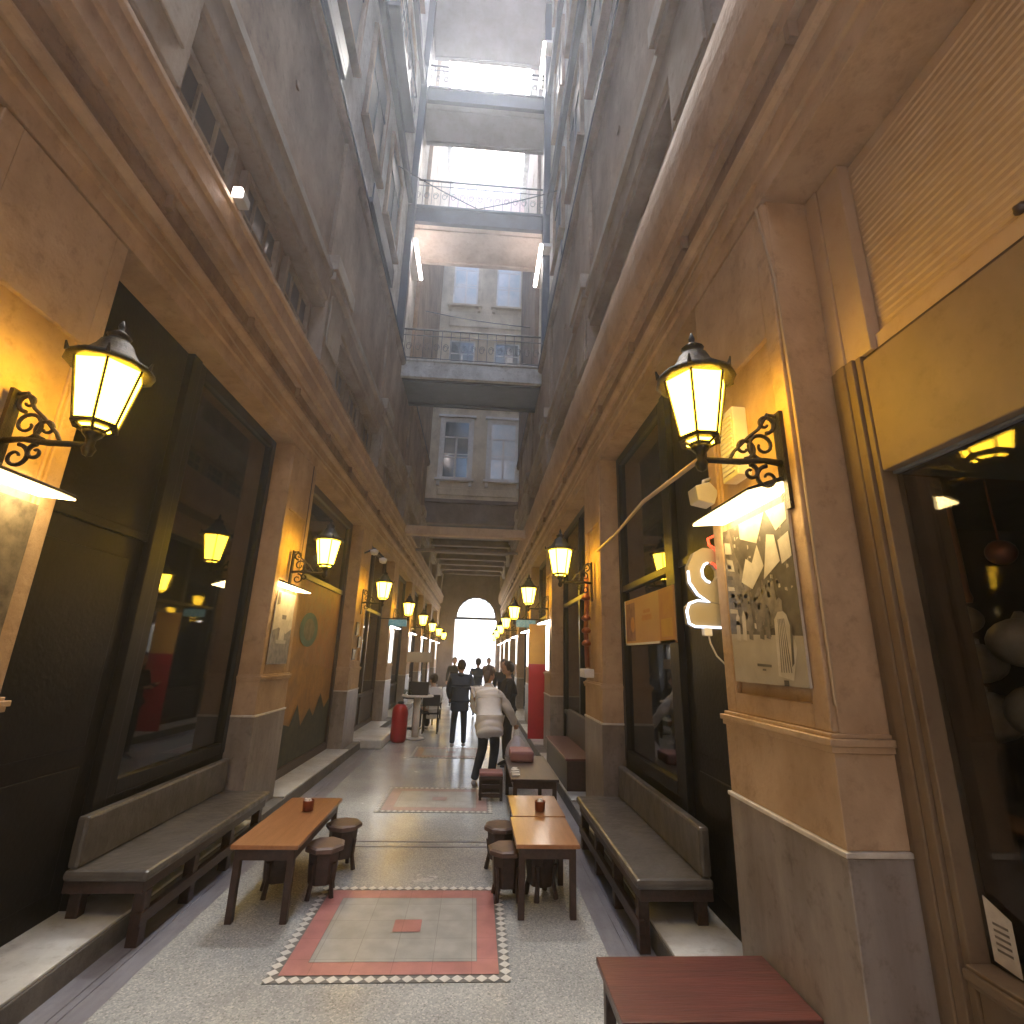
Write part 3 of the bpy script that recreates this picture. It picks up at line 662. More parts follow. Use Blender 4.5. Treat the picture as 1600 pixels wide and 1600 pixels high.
# end wall with the portal
ew = empty('portal_wall', (XC, 31, 0), 'dark wall closing the passage, with the bright arched street doorway', 'wall')
def EW(mb, nm, mm, bev=0): return P(mb, nm, mm, ew, bev)
px0, px1, zt, rad = -1.32, 1.16, 3.84, 1.18; pcx = (px0 + px1) / 2
m = MB(); m.box(-5, 31, -.01, px0, 31.5, 8.9); m.box(px1, 31, -.01, 4.3, 31.5, 8.9)
n = 20; zc = 3.98                                         # wall over the lunette
arc = [(pcx + rad * math.cos(PI * k / n), zc + rad * math.sin(PI * k / n)) for k in range(n + 1)]
for k in range(n):
    (xa_, za_), (xb_, zb_) = arc[k], arc[k + 1]
    m.prism([(xa_, 31, za_), (xa_, 31, 8.9), (xb_, 31, 8.9), (xb_, 31, zb_)], (0, .5, 0))
m.box(pcx + rad, 31, zt, px1, 31.5, 8.9); m.box(px0, 31, zt, pcx - rad, 31.5, 8.9)
EW(m, 'wall', M['stone_cross'])
fn = MB(); fn.box(px0, 31.05, zt, px1, 31.2, zc)
fn.tube([(pcx + (rad - .02) * math.cos(PI * k / n), 31.1, zc + (rad - .02) * math.sin(PI * k / n)) for k in range(n + 1)], .035, 6)
for k in range(1, 10):
    a = PI * k / 10; fn.tube([(pcx + .92 * math.cos(a), 31.1, zc + .92 * math.sin(a)), (pcx + rad * math.cos(a), 31.1, zc + rad * math.sin(a))], .03, 5)
    a0 = PI * (k - .5) / 10
EW(fn, 'fanlight', M['steel'])
st = MB()
st.box(px0 - .14, 30.93, .0, px0 - .001, 31.05, 3.84); st.box(px1 + .001, 30.93, .0, px1 + .14, 31.05, 3.84)
EW(st, 'door_surround', M['stone_cross'], .01)

# ------------------------------------------------------------------ beam across, footbridges
tag(MB().box(PX(-1, .16), 13.72, 4.93, PX(1, .15), 13.98, 5.17).build('cross_beam', M['ochre2'], bevel=.01), 'ochre beam spanning the passage below the pale building', 'beam')
tag(MB().box(PX(-1, .13), 16.3, 4.98, PX(1, .13), 16.4, 5.06).build('tie_rod', M['stone_cross'], bevel=.01), 'thin brown tie beam behind the ochre beam', 'beam')

def bridge(y0, y1, z, sof, label, rail_h=1.0, ledge=False):
    e = empty('footbridge', (XC, y0, z), label, 'footbridge', 'footbridges stacked over the passage')
    x0, x1 = PX(-1, -.04), PX(1, -.04)
    def Bq(mb, nm, mm, bev=0): return P(mb, nm, mm, e, bev)
    Bq(MB().box(x0, y0 + .12, z - .36, x1, y1 - .12, z - .02), 'deck', sof)
    m = MB(); m.box(x0, y0, z - .42, x1, y0 + .119, z + .02); m.box(x0, y0 - .05, z + .021, x1, y0 + .14, z + .07)
    Bq(m, 'front_beam', M['steel'] if not ledge else M['grey_wall'], .008)
    m = MB(); m.box(x0, y1 - .119, z - .42, x1, y1, z + .02); m.box(x0, y0 + .3, z - .40, x1, y0 + .34, z - .361)
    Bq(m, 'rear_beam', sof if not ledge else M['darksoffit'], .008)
    m = MB()
    for y in (y0 + .03, y1 - .05):
        m.tube([(x0, y, z + rail_h), (x1, y, z + rail_h)], .024, 6); m.tube([(x0, y, z + .15), (x1, y, z + .15)], .014, 6); m.tube([(x0, y, z + rail_h - .18), (x1, y, z + rail_h - .18)], .012, 6)
        k = x0 + .06
        while k < x1:
            m.tube([(k, y, z + .02), (k, y, z + rail_h)], .009, 5)
            m.tube([(k + .11 + .08 * math.cos(a) * (1 - a / 16), y, z + .48 + .13 * math.sin(a) * (1 - a / 16)) for a in [j * .7 for j in range(14)]], .009, 4)
            k += .24
    Bq(m, 'railing', M['rail'])
    return e
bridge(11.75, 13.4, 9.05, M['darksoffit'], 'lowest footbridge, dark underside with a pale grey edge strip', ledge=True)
bridge(10.95, 12.5, 13.2, M['soffit'], 'second footbridge up, cream underside between two bright tubes')
bridge(11.05, 12.45, 17.7, M['greysoffit'], 'third footbridge up, grey underside with iron railing')
bridge(10.1, 12.6, 21.7, M['greysoffit'], 'topmost footbridge, pale underside against the white sky')
for s, y0, y1, z, nm in ((-1, 10.85, 12.35, 12.1, 'left'), (1, 10.45, 12.0, 11.85, 'right'), (1, 10.4, 11.7, 19.1, 'upper right')):
    e = empty('tube_light', (PX(s, .15), y0, z), 'bright fluorescent tube on the %s wall %s' % (nm, 'beside the cream-bottomed footbridge' if z < 15 else 'beside the topmost footbridge'), 'tube light', 'fluorescent tubes by the footbridges')
    P(MB().box(PX(s, -.05), y0, z - .05, PX(s, .16), y1, z + .05), 'housing', M['white_plastic'], e, .006)
    P(MB().tube([(PX(s, .205), y0 + .03, z), (PX(s, .205), y1 - .03, z)], .043, 10), 'tube', M['tube'], e)

# ------------------------------------------------------------------ wall lanterns
def lantern_proto():
    # origin on the wall at arm height; +x points into the passage
    e = empty('wall_lantern', (0, 0, 0))
    L = .40
    b = MB(); b.box(0, -.03, -.22, .018, .03, .26)
    b.tube([(0, 0, 0), (.1, 0, .012), (.22, 0, 0), (L, 0, .0)], [.018, .014, .016, .014], 8)
    b.lathe([(.0, -.06), (.02, -.05), (.03, -.02), (.018, .0), (.022, .03), (.04, .05), (.045, .065)], 12, (L, 0, 0))
    b.build('bracket', M['iron'], e)
    sc = MB()
    def spiral(cx, cz, r, a0, turns, dirn=1, w=.011):
        pts = []
        for k in range(22):
            t = k / 21; a = a0 + dirn * turns * 2 * PI * t; rr = r * (1 - .78 * t); pts.append((cx + rr * math.cos(a), 0, cz + rr * math.sin(a)))
        sc.tube(pts, [w * (1 - .4 * k / 21) for k in range(22)], 6)
    spiral(.10, .085, .075, -PI / 2, 1.3, 1); spiral(.075, .2, .05, -PI / 2, 1.2, -1); spiral(.19, .07, .055, -PI / 2, 1.2, -1)
    spiral(.09, -.075, .06, PI / 2, 1.2, -1); spiral(.17, -.05, .04, PI / 2, 1.1, 1)
    sc.tube([(.01, 0, .24), (.06, 0, .25), (.11, 0, .17), (.16, 0, .13), (.24, 0, .05), (.27, 0, .0)], .009, 6)
    sc.build('scrollwork', M['iron'], e)
    zb, zt, rb, rt = .10, .405, .093, .150
    n = 6
    g = MB(); g.lathe([(rb - .004, zb), (rt - .004, zt)], n, (L, 0, 0), smooth=False)
    g.build('glass', M['lampglass'], e)
    f = MB()
    for k in range(n):
        a = 2 * PI * k / n; f.tube([(L + rb * math.cos(a), rb * math.sin(a), zb), (L + rt * math.cos(a), rt * math.sin(a), zt)], .0065, 5)
    f.lathe([(rb - .02, zb - .012), (rb + .008, zb - .012), (rb + .008, zb + .008), (rb - .02, zb + .008)], n, (L, 0, 0), smooth=False)
    f.lathe([(.045, .065), (.05, .07), (.062, .088), (.045, .088)], n, (L, 0, 0), smooth=False)
    for k in range(n):
        a = 2 * PI * (k) / n; f.tube([(L + .045 * math.cos(a), .045 * math.sin(a), .068), (L + (rb - .01) * math.cos(a), (rb - .01) * math.sin(a), zb - .01)], .008, 5)
    f.build('frame', M['iron'], e)
    g2 = MB(); g2.lathe([(.04, .07), (rb - .022, zb - .013)], n, (L, 0, 0), smooth=False); g2.build('lower_glass', M['lampglass'], e)
    c = MB(); c.lathe([(rt + .012, zt - .01), (rt + .035, zt - .005), (rt + .03, zt + .015), (rt - .03, zt + .05), (.085, zt + .1), (.07, zt + .135), (.05, zt + .15), (.045, zt + .17), (.055, zt + .18), (.03, zt + .2), (.012, zt + .215), (.016, zt + .235), (.004, zt + .27)], 12, (L, 0, 0))
    for k in range(n):
        a = 2 * PI * k / n; cx, cy = L + (rt + .03) * math.cos(a), (rt + .03) * math.sin(a)
        c.tube([(cx, cy, zt), (cx + .012 * math.cos(a), cy + .012 * math.sin(a), zt + .04)], [.012, .004], 5)
    c.build('cap', M['iron'], e)
    return e
lp = lantern_proto()
ordn = ['nearest', 'second', 'third', 'fourth', 'fifth', 'sixth', 'seventh', 'farthest']
side_lab = {-1: 'lit amber lantern on an iron bracket, %s along the left wall', 1: 'lit amber lantern on an iron bracket, %s along the right wall'}
first = True
for s in (-1, 1):
    ys = pil_y(s)[1:]
    for i, y in enumerate(ys):
        yy = y
        if i == 0: yy = 2.33 if s < 0 else 2.12
        zz = 2.65 if i < 2 else (2.68 if i == 2 else 2.66 - .03 * (i - 3))
        loc = (PX(s, .002), yy, zz); rz = 0 if s < 0 else PI
        o = lp if first else copy_tree(lp, None, loc, rz)
        if first: o.location = loc; o.rotation_euler = (0, 0, rz); first = False
        tag(o, side_lab[s] % ordn[i], 'lantern', 'amber lanterns on the arcade pilasters')

# ------------------------------------------------------------------ posters with picture lamps
def poster(s, yc, z0, z1, w, kind, label, lamp_label, cool=False, flip=1):
    x = PX(s, .006); t = -s * .012
    m = MB(); m.box(x, yc - w / 2, z0, x + t, yc + w / 2, z1, 0)
    xx = [x + t + (-s) * .0008 * (k + 1) for k in range(4)]
    def q(pts, mi, k):
        m.add([(xx[k], yc + flip * (u - .5) * w, z0 + v * (z1 - z0)) for u, v in pts], [tuple(range(len(pts)))], mi)
    if kind == 'street':
        q([(.0, .0), (1, .0), (1, .26), (.0, .3)], 3, 0)
        q([(0, .3), (1, .26), (1, 1), (0, 1)], 1, 0)
        q([(.0, .34), (.38, .3), (.36, .62), (.2, .8), (.12, 1), (0, 1)], 2, 1)
        q([(.42, .3), (.75, .32), (.72, .58), (.5, .56), (.42, .5)], 2, 1)
        for a in ([(.26, .62), (.42, .56), (.62, .68), (.55, .82), (.45, .72), (.36, .76)], [(.6, .60), (.84, .68), (.80, .84), (.7, .86)], [(.3, .9), (.55, .83), (.7, 1), (.3, 1)],
                  [(.83, .86), (.98, .9), (.98, 1), (.72, 1)], [(.86, .66), (.99, .69), (.98, .83), (.84, .8)], [(.04, .72), (.16, .7), (.14, .78), (.04, .8)], [(.02, .84), (.14, .82), (.12, .9), (.02, .92)]):
            q(a, 0, 2)
        q([(.66, .05), (.84, .03), (.92, .2), (.84, .38), (.76, .42), (.68, .36)], 0, 2)      # figure in a long robe
        for k in range(5): q([(.70 + k * .03, .07), (.712 + k * .03, .07), (.735 + k * .018, .36), (.728 + k * .018, .36)], 2, 3)
        q([(.84, .1), (.87, .12), (.9, .34), (.87, .33)], 1, 3)
        q([(.73, .40), (.80, .40), (.81, .46), (.77, .48), (.73, .46)], 2, 3)
        q([(.72, .03), (.78, .03), (.78, .0), (.72, .0)], 1, 3)
        random.seed(21)
        for k in range(150):                                      # crowd and rubble of tones
            u = random.uniform(.03, .95); v = random.uniform(.26, .60) if k % 3 else random.uniform(.62, .97); w_ = random.uniform(.012, .04); h_ = random.uniform(.008, .03)
            if .64 < u < .94 and v < .46: continue
            q([(u, v), (u + w_, v + random.uniform(-.01, .01)), (u + w_ * .9, v + h_), (u, v + h_ * 1.2)], random.choice((0, 1, 1, 2, 3)) if v < .6 else random.choice((1, 2, 2, 3)), 1)
        for k in range(7):                                        # shop windows along the left house row
            q([(.02, .36 + k * .075), (.17 - k * .012, .35 + k * .075), (.16 - k * .012, .375 + k * .075), (.02, .39 + k * .075)], 0 if k % 2 else 1, 2)
        for u in (.1, .2, .3, .46, .55): q([(u, .26), (u + .06, .25), (u + .07, .40), (u + .04, .44), (u + .01, .40)], 2 if u > .25 else 0, 2)
        q([(.38, .1), (.58, .095), (.58, .11), (.38, .115)], 1, 2); q([(.45, .075), (.5, .074), (.5, .085), (.45, .086)], 1, 2)
        mats = [M['print_light'], M['print_dark'], M['print_mid'], M['print_pale']]
    elif kind == 'portrait':
        q([(0, 0), (1, 0), (1, .5), (.7, .42), (.3, .5), (0, .45)], 2, 0)
        q([(.35, .3), (.65, .3), (.6, .75), (.5, .85), (.4, .75)], 0, 1)
        q([(.4, .62), (.6, .62), (.62, .68), (.38, .68)], 1, 2); q([(.25, .28), (.75, .28), (.78, .33), (.22, .33)], 3, 2)
        q([(.05, .8), (.2, .82), (.18, .98), (.05, .98)], 1, 1)
        mats = [M['print_light'], M['print_dark'], M['print_mid'], M['print_pale']]
        if s < 0 and yc < 4: m.m[:6] = [2] * 6
    else:
        q([(.06, .03), (.94, .03), (.94, .97), (.06, .97)], 1, 0); mats = [M['white_plastic'], M['lightbox']]
    o = m.build('poster', mats); tag(o, label, 'poster', 'posters on the pilasters')
    # lamp
    e = empty('picture_lamp', (x, yc, z1 + .09), lamp_label, 'picture lamp', 'picture lamps over the posters')
    hw = w / 2 * 1.02; x2 = PX(s, .20)
    sh = MB(); sh.prism([(x, yc - hw, z1 + .10), (x2, yc - hw, z1 + .04), (x2, yc - hw, z1 + .052), (x, yc - hw, z1 + .125)], (0, 2 * hw, 0))
    P(sh, 'shade', M['iron'], e)
    P(MB().prism([(x, yc - hw + .01, z1 + .045), (x2 + s * .01, yc - hw + .01, z1 + .030), (x2 + s * .01, yc - hw + .01, z1 + .038), (x, yc - hw + .01, z1 + .098)], (0, 2 * hw - .02, 0)), 'diffuser', M['pictube_cool' if cool else 'pictube'], e)
poster(1, 2.43, 1.66, 2.47, .62, 'street', 'tall sepia street photograph on the nearest right pilaster, under the brightest lamp', 'glowing wedge lamp over the sepia street photograph, nearest right pilaster', flip=-1)
poster(-1, 2.33, 1.70, 2.42, .56, 'portrait', 'reddish-brown poster at the left picture edge, under the nearest left lantern', 'glowing wedge lamp at the left picture edge, over the reddish-brown poster')
poster(-1, 6.15, 1.60, 2.40, .58, 'portrait', 'brownish poster on the second left pilaster, beside the orange painted shopfront', 'glowing wedge lamp on the second left pilaster')
far_lab = {3: 'fourth', 4: 'fifth', 5: 'sixth', 6: 'seventh', 7: 'eighth', 2: 'third'}
for s in (-1, 1):
    ys = pil_y(s)[1:]
    for i in range(2 if s > 0 else 3, 8):
        sd = 'left' if s < 0 else 'right'
        poster(s, ys[i], 1.5, 2.36, .56, 'lit', 'white glowing poster on the %s pilaster along the %s wall' % (far_lab[i], sd), 'small bright lamp over the white poster, %s %s pilaster' % (far_lab[i], sd), cool=True)
# small frames on the third left pilaster
for k, (yc, z0, z1) in enumerate(((9.95, 2.06, 2.30), (10.2, 1.84, 2.05), (9.85, 1.62, 1.82))):
    m = MB(); m.box(PX(-1, .003), yc - .1, z0, PX(-1, .02), yc + .1, z1, 0); m.box(PX(-1, .02), yc - .08, z0 + .02, PX(-1, .023), yc + .08, z1 - .02, 1)
    tag(m.build('framed_picture', [M['dark_wood'], M['print_pale']]), ('topmost', 'middle', 'lowest')[k] + ' small dark framed picture on the third left pilaster', 'framed picture', 'small framed pictures')

# ------------------------------------------------------------------ neon sign on the near right shop (stacked letter-like shape)
def pxpt(x, y, yy=2.96):       # outline points measured in the photograph, laid on the sign's own plane at its real size
    dx, dy, dz = (x - 800), (y - 800), 792.0
    r = (dx * AX[0] + dy * AX[1] + dz * AX[2], dx * AY[0] + dy * AY[1] + dz * AY[2], dx * AZ[0] + dy * AZ[1] + dz * AZ[2])
    t = yy / r[1]; return (r[0] * t, yy, r[2] * t + 1.75)
NX = 1.62
outer = [(1140, 840), (1122, 848), (1110, 858), (1098, 856), (1088, 860), (1080, 870), (1075, 885), (1075, 900), (1079, 915), (1087, 926), (1098, 934), (1110, 939), (1100, 938), (1086, 937), (1076, 942), (1073, 952), (1076, 975), (1083, 978), (1150, 981)]
hole = [(1112, 880), (1100, 877), (1093, 890), (1097, 905), (1108, 913), (1118, 908), (1124, 900), (1120, 886)]
ns = empty('neon_sign', pxpt(1150, 940), 'cream hook-shaped letter sign with white and red glowing rims, beside the sepia poster', 'neon sign')
def NS(mb, nm, mm, bev=0): return P(mb, nm, mm, ns, bev)
face = MB()
o3 = [Vector(pxpt(*p)) for p in outer]; h3 = [Vector(pxpt(*p)) for p in hole]
# ring around the hole, as quads between matching angles
cx = sum(v.x for v in h3) / len(h3); cz = sum(v.z for v in h3) / len(h3)
ringo = [(1112, 857), (1098, 856), (1084, 864), (1075, 885), (1077, 910), (1090, 929), (1108, 941), (1150, 944), (1150, 910), (1150, 880), (1142, 845), (1126, 850)]
ro = [Vector(pxpt(*p)) for p in ringo]; ri = []
for v in ro:
    a = math.atan2(v.z - cz, v.x - cx); ri.append(Vector((cx + .052 * math.cos(a), v.y, cz + .06 * math.sin(a))))
n = len(ro); T = Vector((0, .05, 0))
for k in range(n):
    a, b_, c, d_ = ro[k], ro[(k + 1) % n], ri[(k + 1) % n], ri[k]
    face.add([a, b_, c, d_, a + T, b_ + T, c + T, d_ + T], [(0, 1, 2, 3), (4, 7, 6, 5), (0, 4, 5, 1), (2, 6, 7, 3)])
face.prism([pxpt(*p) for p in [(1098, 938), (1082, 938), (1073, 948), (1076, 974), (1084, 979), (1152, 982), (1152, 946), (1108, 942)]], (0, .05, 0))
NS(face, 'face', M['neon_face'])
rim = MB()
rim.tube([pxpt(x, y, 2.955) for x, y in [(1075, 892), (1077, 910), (1090, 929), (1108, 941), (1090, 938), (1077, 943), (1073, 955), (1077, 974), (1086, 979), (1152, 982)]], .0075, 6)
NS(rim, 'white_rim', M['neon_rim'])
ir = MB(); k0 = [ri[k] + Vector((0, -.005, 0)) for k in (1, 2, 3, 4, 5, 6)]; ir.tube(k0, .007, 6); NS(ir, 'inner_rim', M['neon_rim'])
rr = MB(); rr.tube([ri[k] + Vector((0, -.006, 0)) for k in (0, 11, 10, 9, 8)], .007, 6)
rr.tube([pxpt(x, y, 2.952) for x, y in [(1128, 818), (1118, 836), (1106, 842), (1108, 852), (1118, 858), (1124, 872), (1130, 884)]], .009, 6)
NS(rr, 'red_rim', M['neon_red'])
cbm = MB(); cbm.box(*[v for v in (Vector(pxpt(1104, 980)) + Vector((-.02, -.01, -.05)))], *[v for v in (Vector(pxpt(1104, 980)) + Vector((.03, .03, .0)))])
NS(cbm, 'plug_box', M['white_plastic'], .005)
NS(MB().box(pxpt(1150, 940)[0] - .03, 2.955, pxpt(1150, 975)[2], PX(1, -.24), 3.01, pxpt(1150, 975)[2] + .03), 'wall_arm', M['iron'])
tag(MB().tube([pxpt(x, y, 2.97) for x, y in [(1106, 986), (1110, 1005), (1120, 1025), (1135, 1040), (1150, 1052)]], .005, 6).build('power_cable', M['cable']), 'thin white cable dangling under the cream hook-shaped sign', 'cable')

# security camera, slatted box, conduit, meter box
cbx = empty('security_camera', (1.36, 2.86, 2.78), 'small white angular camera hanging left of the glowing picture lamp on the right', 'camera')
q = MB(); q.prism([(1.28, 2.80, 2.68), (1.38, 2.80, 2.66), (1.41, 2.80, 2.74), (1.36, 2.80, 2.80), (1.27, 2.80, 2.77)], (0, .12, 0)); P(q, 'housing', M['grey_plastic'], cbx, .006)
P(MB().tube([(1.34, 2.86, 2.77), (1.36, 2.88, 2.83), (1.415, 2.88, 2.85)], .012, 8), 'bracket', M['grey_plastic'], cbx)
lv = empty('slatted_vent_box', (PX(1, 0), 2.45, 2.75), 'white slatted box on the nearest right pilaster above the iron bracket', 'vent box')
q = MB(); q.box(PX(1, -.03), 2.45, 2.72, PX(1, .05), 2.62, 3.12); P(q, 'case', M['white_plastic'], lv, .006)
q = MB()
for k in range(13): q.box(PX(1, .05), 2.47, 2.75 + k * .027, PX(1, .058), 2.60, 2.762 + k * .027)
P(q, 'slats', M['white_plastic'], lv)
tag(MB().tube([(PX(1, .03), 5.82, 2.98), (1.25, 4.5, 2.88), (1.08, 3.2, 2.78), (1.0, 2.13, 2.66)], .013, 8).build('conduit', M['wire_tan']), 'thin tan conduit running from the second right pilaster to the nearest right lantern', 'conduit')
m = MB(); 
m.tube([(PX(1, .05), 6.3, 2.75), (PX(1, .05), 6.3, 2.4), (PX(1, .06), 6.32, 2.1), (PX(1, .05), 6.3, 1.66)], .03, 8)
for z in (2.45, 2.2, 2.05, 1.9): m.lathe([(.02, 0), (.055, .015), (.06, .04), (.035, .07), (.02, .08)], 10, (PX(1, .06), 6.3, z))
tag(m.build('ornate_downpipe', M['copper']), 'ornate reddish downpipe with knobs on the second right pilaster', 'pipe')
tag(MB().box(PX(1, .002), 6.15, 1.54, PX(1, .12), 6.42, 1.64).build('junction_box', M['white_plastic'], bevel=.01), 'white junction box at the foot of the ornate reddish pipe, second right pilaster', 'box')
dc = empty('dome_camera', (PX(-1, .02), 9.95, 3.6), 'white twin-dome camera on the third left pilaster above its lantern', 'camera')
m = MB(); m.lathe([(.0, -.07), (.06, -.05), (.08, 0), (.08, .03), (.03, .05)], 14, (PX(-1, .22), 9.75, 3.62)); m.lathe([(.0, -.07), (.06, -.05), (.08, 0), (.08, .03), (.03, .05)], 14, (PX(-1, .36), 9.95, 3.5)); P(m, 'dome', M['white_plastic'], dc)
m = MB(); m.tube([(PX(-1, 0), 9.9, 3.62), (PX(-1, .22), 9.75, 3.68), (PX(-1, .36), 9.95, 3.56)], .02, 8); P(m, 'bracket', M['steel'], dc)
# menu banner on the right shop glass
m = MB(); bx = PX(1, -.19)
m.box(bx, 4.08, 1.90, bx + .02, 5.47, 2.36, 0)
def bq(y0, y1, z0, z1, mi, k=1): m.quad((bx - .001 * k, y0, z0), (bx - .001 * k, y1, z0), (bx - .001 * k, y1, z1), (bx - .001 * k, y0, z1), mi)
bq(4.08, 4.42, 1.90, 2.36, 2); bq(5.12, 5.42, 1.94, 2.32, 3); bq(4.62, 4.9, 2.12, 2.17, 2, 2); bq(4.66, 4.86, 2.19, 2.22, 2, 2); bq(4.12, 4.38, 1.95, 2.1, 1, 2); bq(5.44, 5.47, 1.9, 2.36, 4); bq(4.08, 5.47, 1.9, 1.92, 4)
m.add([(bx - .002, 5.2 + .07 * math.cos(a), 2.1 + .08 * math.sin(a)) for a in [k * PI / 5 for k in range(10)]], [tuple(range(10))], 2)
tag(m.build('menu_banner', [M['menu'], M['yellow_paint'], M['menu2'], M['menu3'], M['white_plastic']]), 'amber menu banner with a maroon photo panel across the right shop glass', 'banner')
def cable(pts, r_, label, grp='cables along the walls', m=None):
    P_ = []
    for a, b_ in zip(pts[:-1], pts[1:]):
        for k in range(6):
            t = k / 6; v = Vector(a).lerp(Vector(b_), t); v.z -= .02 * math.sin(t * PI) * (Vector(b_) - Vector(a)).length; P_.append(v)
    P_.append(Vector(pts[-1])); tag(MB().tube(P_, r_, 6).build('wall_cable', m or M['wire_tan']), label, 'cable', grp)
cable([(PX(1, .01), 2.08, 4.1), (PX(1, -.01), 2.03, 3.6), (PX(1, -.02), 2.03, 3.0), (PX(1, -.02), 2.03, 1.6)], .007, 'thin painted cable running down the corner of the nearest right pilaster')
cable([(PX(1, .03), 2.3, 4.38), (PX(1, .03), 4.0, 4.33), (PX(1, .03), 6.0, 4.36), (PX(1, .03), 9.0, 4.33), (PX(1, .03), 13.0, 4.35)], .008, 'sagging tan cable clipped under the right bead moulding')
cable([(PX(-1, .03), 1.0, 4.33), (PX(-1, .03), 3.4, 4.36), (PX(-1, .03), 5.5, 4.32), (PX(-1, .03), 8.0, 4.36), (PX(-1, .03), 13.0, 4.34)], .008, 'sagging tan cable clipped under the left bead moulding')
cable([(PX(-1, .01), 6.45, 4.1), (PX(-1, .012), 6.45, 3.2), (PX(-1, .012), 6.43, 2.7)], .006, 'thin cable down the second left pilaster to its lantern', m=M['dark_wood'])
cable([(PX(-1, .02), 9.0, 12.3), (XC, 9.6, 11.9), (PX(1, .0), 9.2, 12.2)], .012, 'dark wire strung across the shaft in front of the second footbridge', m=M['rail'])
cable([(PX(-1, .02), 14.5, 12.7), (PX(1, .0), 14.6, 12.4)], .015, 'dark wire strung across the shaft behind the lowest footbridge', m=M['rail'])
e = empty('spotlight', (PX(-1, .2), 3.35, 5.2), 'small bright spotlight on the left cornice above the dark shopfront', 'spotlight')
P(MB().box(PX(-1, .16), 3.3, 5.161, PX(-1, .26), 3.42, 5.24), 'housing', M['grey_plastic'], e, .01); P(MB().box(PX(-1, .19), 3.27, 5.17, PX(-1, .255), 3.299, 5.235), 'lens', M['tube'], e)
# teal projecting signs
for s, y in ((-1, 12.9), (1, 11.6)):
    e = empty('projecting_sign', (PX(s, 0), y, 2.5), 'small teal lit sign sticking out from the %s wall' % ('left' if s < 0 else 'right'), 'sign', 'teal projecting signs')
    P(MB().box(PX(s, .08), y, 2.40, PX(s, .52), y + .06, 2.56), 'panel', M['teal_lit'], e, .01); P(MB().tube([(PX(s, -.2), y + .03, 2.58), (PX(s, .5), y + .03, 2.58)], .012, 6), 'arm', M['iron'], e)

# ------------------------------------------------------------------ benches
def bench(s, y0, y1, label):
    xb, xf = (-2.43, -1.93) if s < 0 else (1.57, 1.07)
    e = empty('bench', (xf, y0, 0), label, 'bench', 'padded benches under the shop windows')
    def Q(mb, nm, mm, bev=0): return P(mb, nm, mm, e, bev)
    Q(MB().box(xb, y0, .37, xf, y1, .43), 'seat_cushion', M['cushion'], .022)
    Q(MB().box(xb, y0 + .02, .43, xb - s * .07, y1 - .02, .72), 'backrest', M['cushion'], .02)
    m = MB(); m.box(xb, y0 + .03, .30, xf + s * .03, y1 - .03, .369)
    m.box(xf + s * .02, y0 + .05, .12, xf + s * .06, y1 - .05, .19); Q(m, 'seat_frame', M['dark_wood'], .005)
    n = 4
    for k in range(n):
        y = y0 + .08 + (y1 - y0 - .23) * k / (n - 1)
        Q(MB().box(xf + s * .03, y, .001, xf + s * .1, y + .07, .299), 'leg', M['dark_wood'], .004)
    for k in (0, n - 1):
        y = y0 + .08 + (y1 - y0 - .23) * k / (n - 1)
        Q(MB().box(xb - s * .02, y, .151, xb - s * .09, y + .07, .299), 'leg', M['dark_wood'], .004)
bench(-1, 3.72, 5.66, 'grey padded bench against the left shop window beside the long orange table')
bench(1, 3.62, 5.62, 'grey padded bench against the right shop window beside the two short tables')
# wooden box bench farther on
e = empty('box_bench', (1.2, 7.0, 0), 'dark brown wooden box bench past the second right pilaster', 'bench')
P(MB().box(1.22, 7.0, .15, 1.62, 8.9, .5), 'box', M['dark_wood'], e, .01); P(MB().box(1.57, 7.0, .501, 1.63, 8.9, .95), 'backrest', M['dark_wood'], e, .01); P(MB().box(1.2, 6.98, .5, 1.565, 8.92, .53), 'seat', M['red_wood'], e, .006)

# ------------------------------------------------------------------ tables
def table(x0, x1, y0, y1, z, top, label, grp=None, legm=None, th=.028):
    legm = legm or M['dark_wood']
    e = empty('low_table', ((x0 + x1) / 2, (y0 + y1) / 2, 0), label, 'table', grp)
    def Q(mb, nm, mm, bev=0): return P(mb, nm, mm, e, bev)
    Q(MB().box(x0, y0, z - th, x1, y1, z), 'tabletop', top, .004)
    i = .025; a = MB(); zz = z - th - .001
    a.box(x0 + i + .04, y0 + i, zz - .07, x1 - i - .04, y0 + i + .02, zz); a.box(x0 + i + .04, y1 - i - .02, zz - .07, x1 - i - .04, y1 - i, zz)
    a.box(x0 + i, y0 + i + .04, zz - .07, x0 + i + .02, y1 - i - .04, zz); a.box(x1 - i - .02, y0 + i + .04, zz - .07, x1 - i, y1 - i - .04, zz)
    Q(a, 'apron', legm, .002)
    for x in (x0 + i, x1 - i - .045):
        for y in (y0 + i, y1 - i - .045): Q(MB().box(x, y, .001, x + .045, y + .045, zz), 'leg', legm, .004)
    return e
table(-1.60, -1.15, 4.05, 5.26, .47, M['orange_wood'], 'long low orange table in front of the left bench')
table(.35, .81, 4.10, 4.75, .47, M['orange_wood'], 'nearer short orange table in front of the right bench')
table(.37, .82, 4.78, 5.43, .47, M['orange_wood'], 'farther short orange table by the right bench, holding the tin')
m = mat('plank_red', (.13, .038, .031), .34, c2=(.065, .022, .019), scale=2.2, stretch=(1.1, 18, 14), bump=.15, coat=.25)
table(.60, 1.37, 2.27, 2.70, .47, m, 'reddish-brown plank table at the bottom right, cut by the picture edge')
table(.45, .98, 6.1, 7.5, .47, M['dark_wood'], 'dark cluttered low table on the right behind the orange ones')
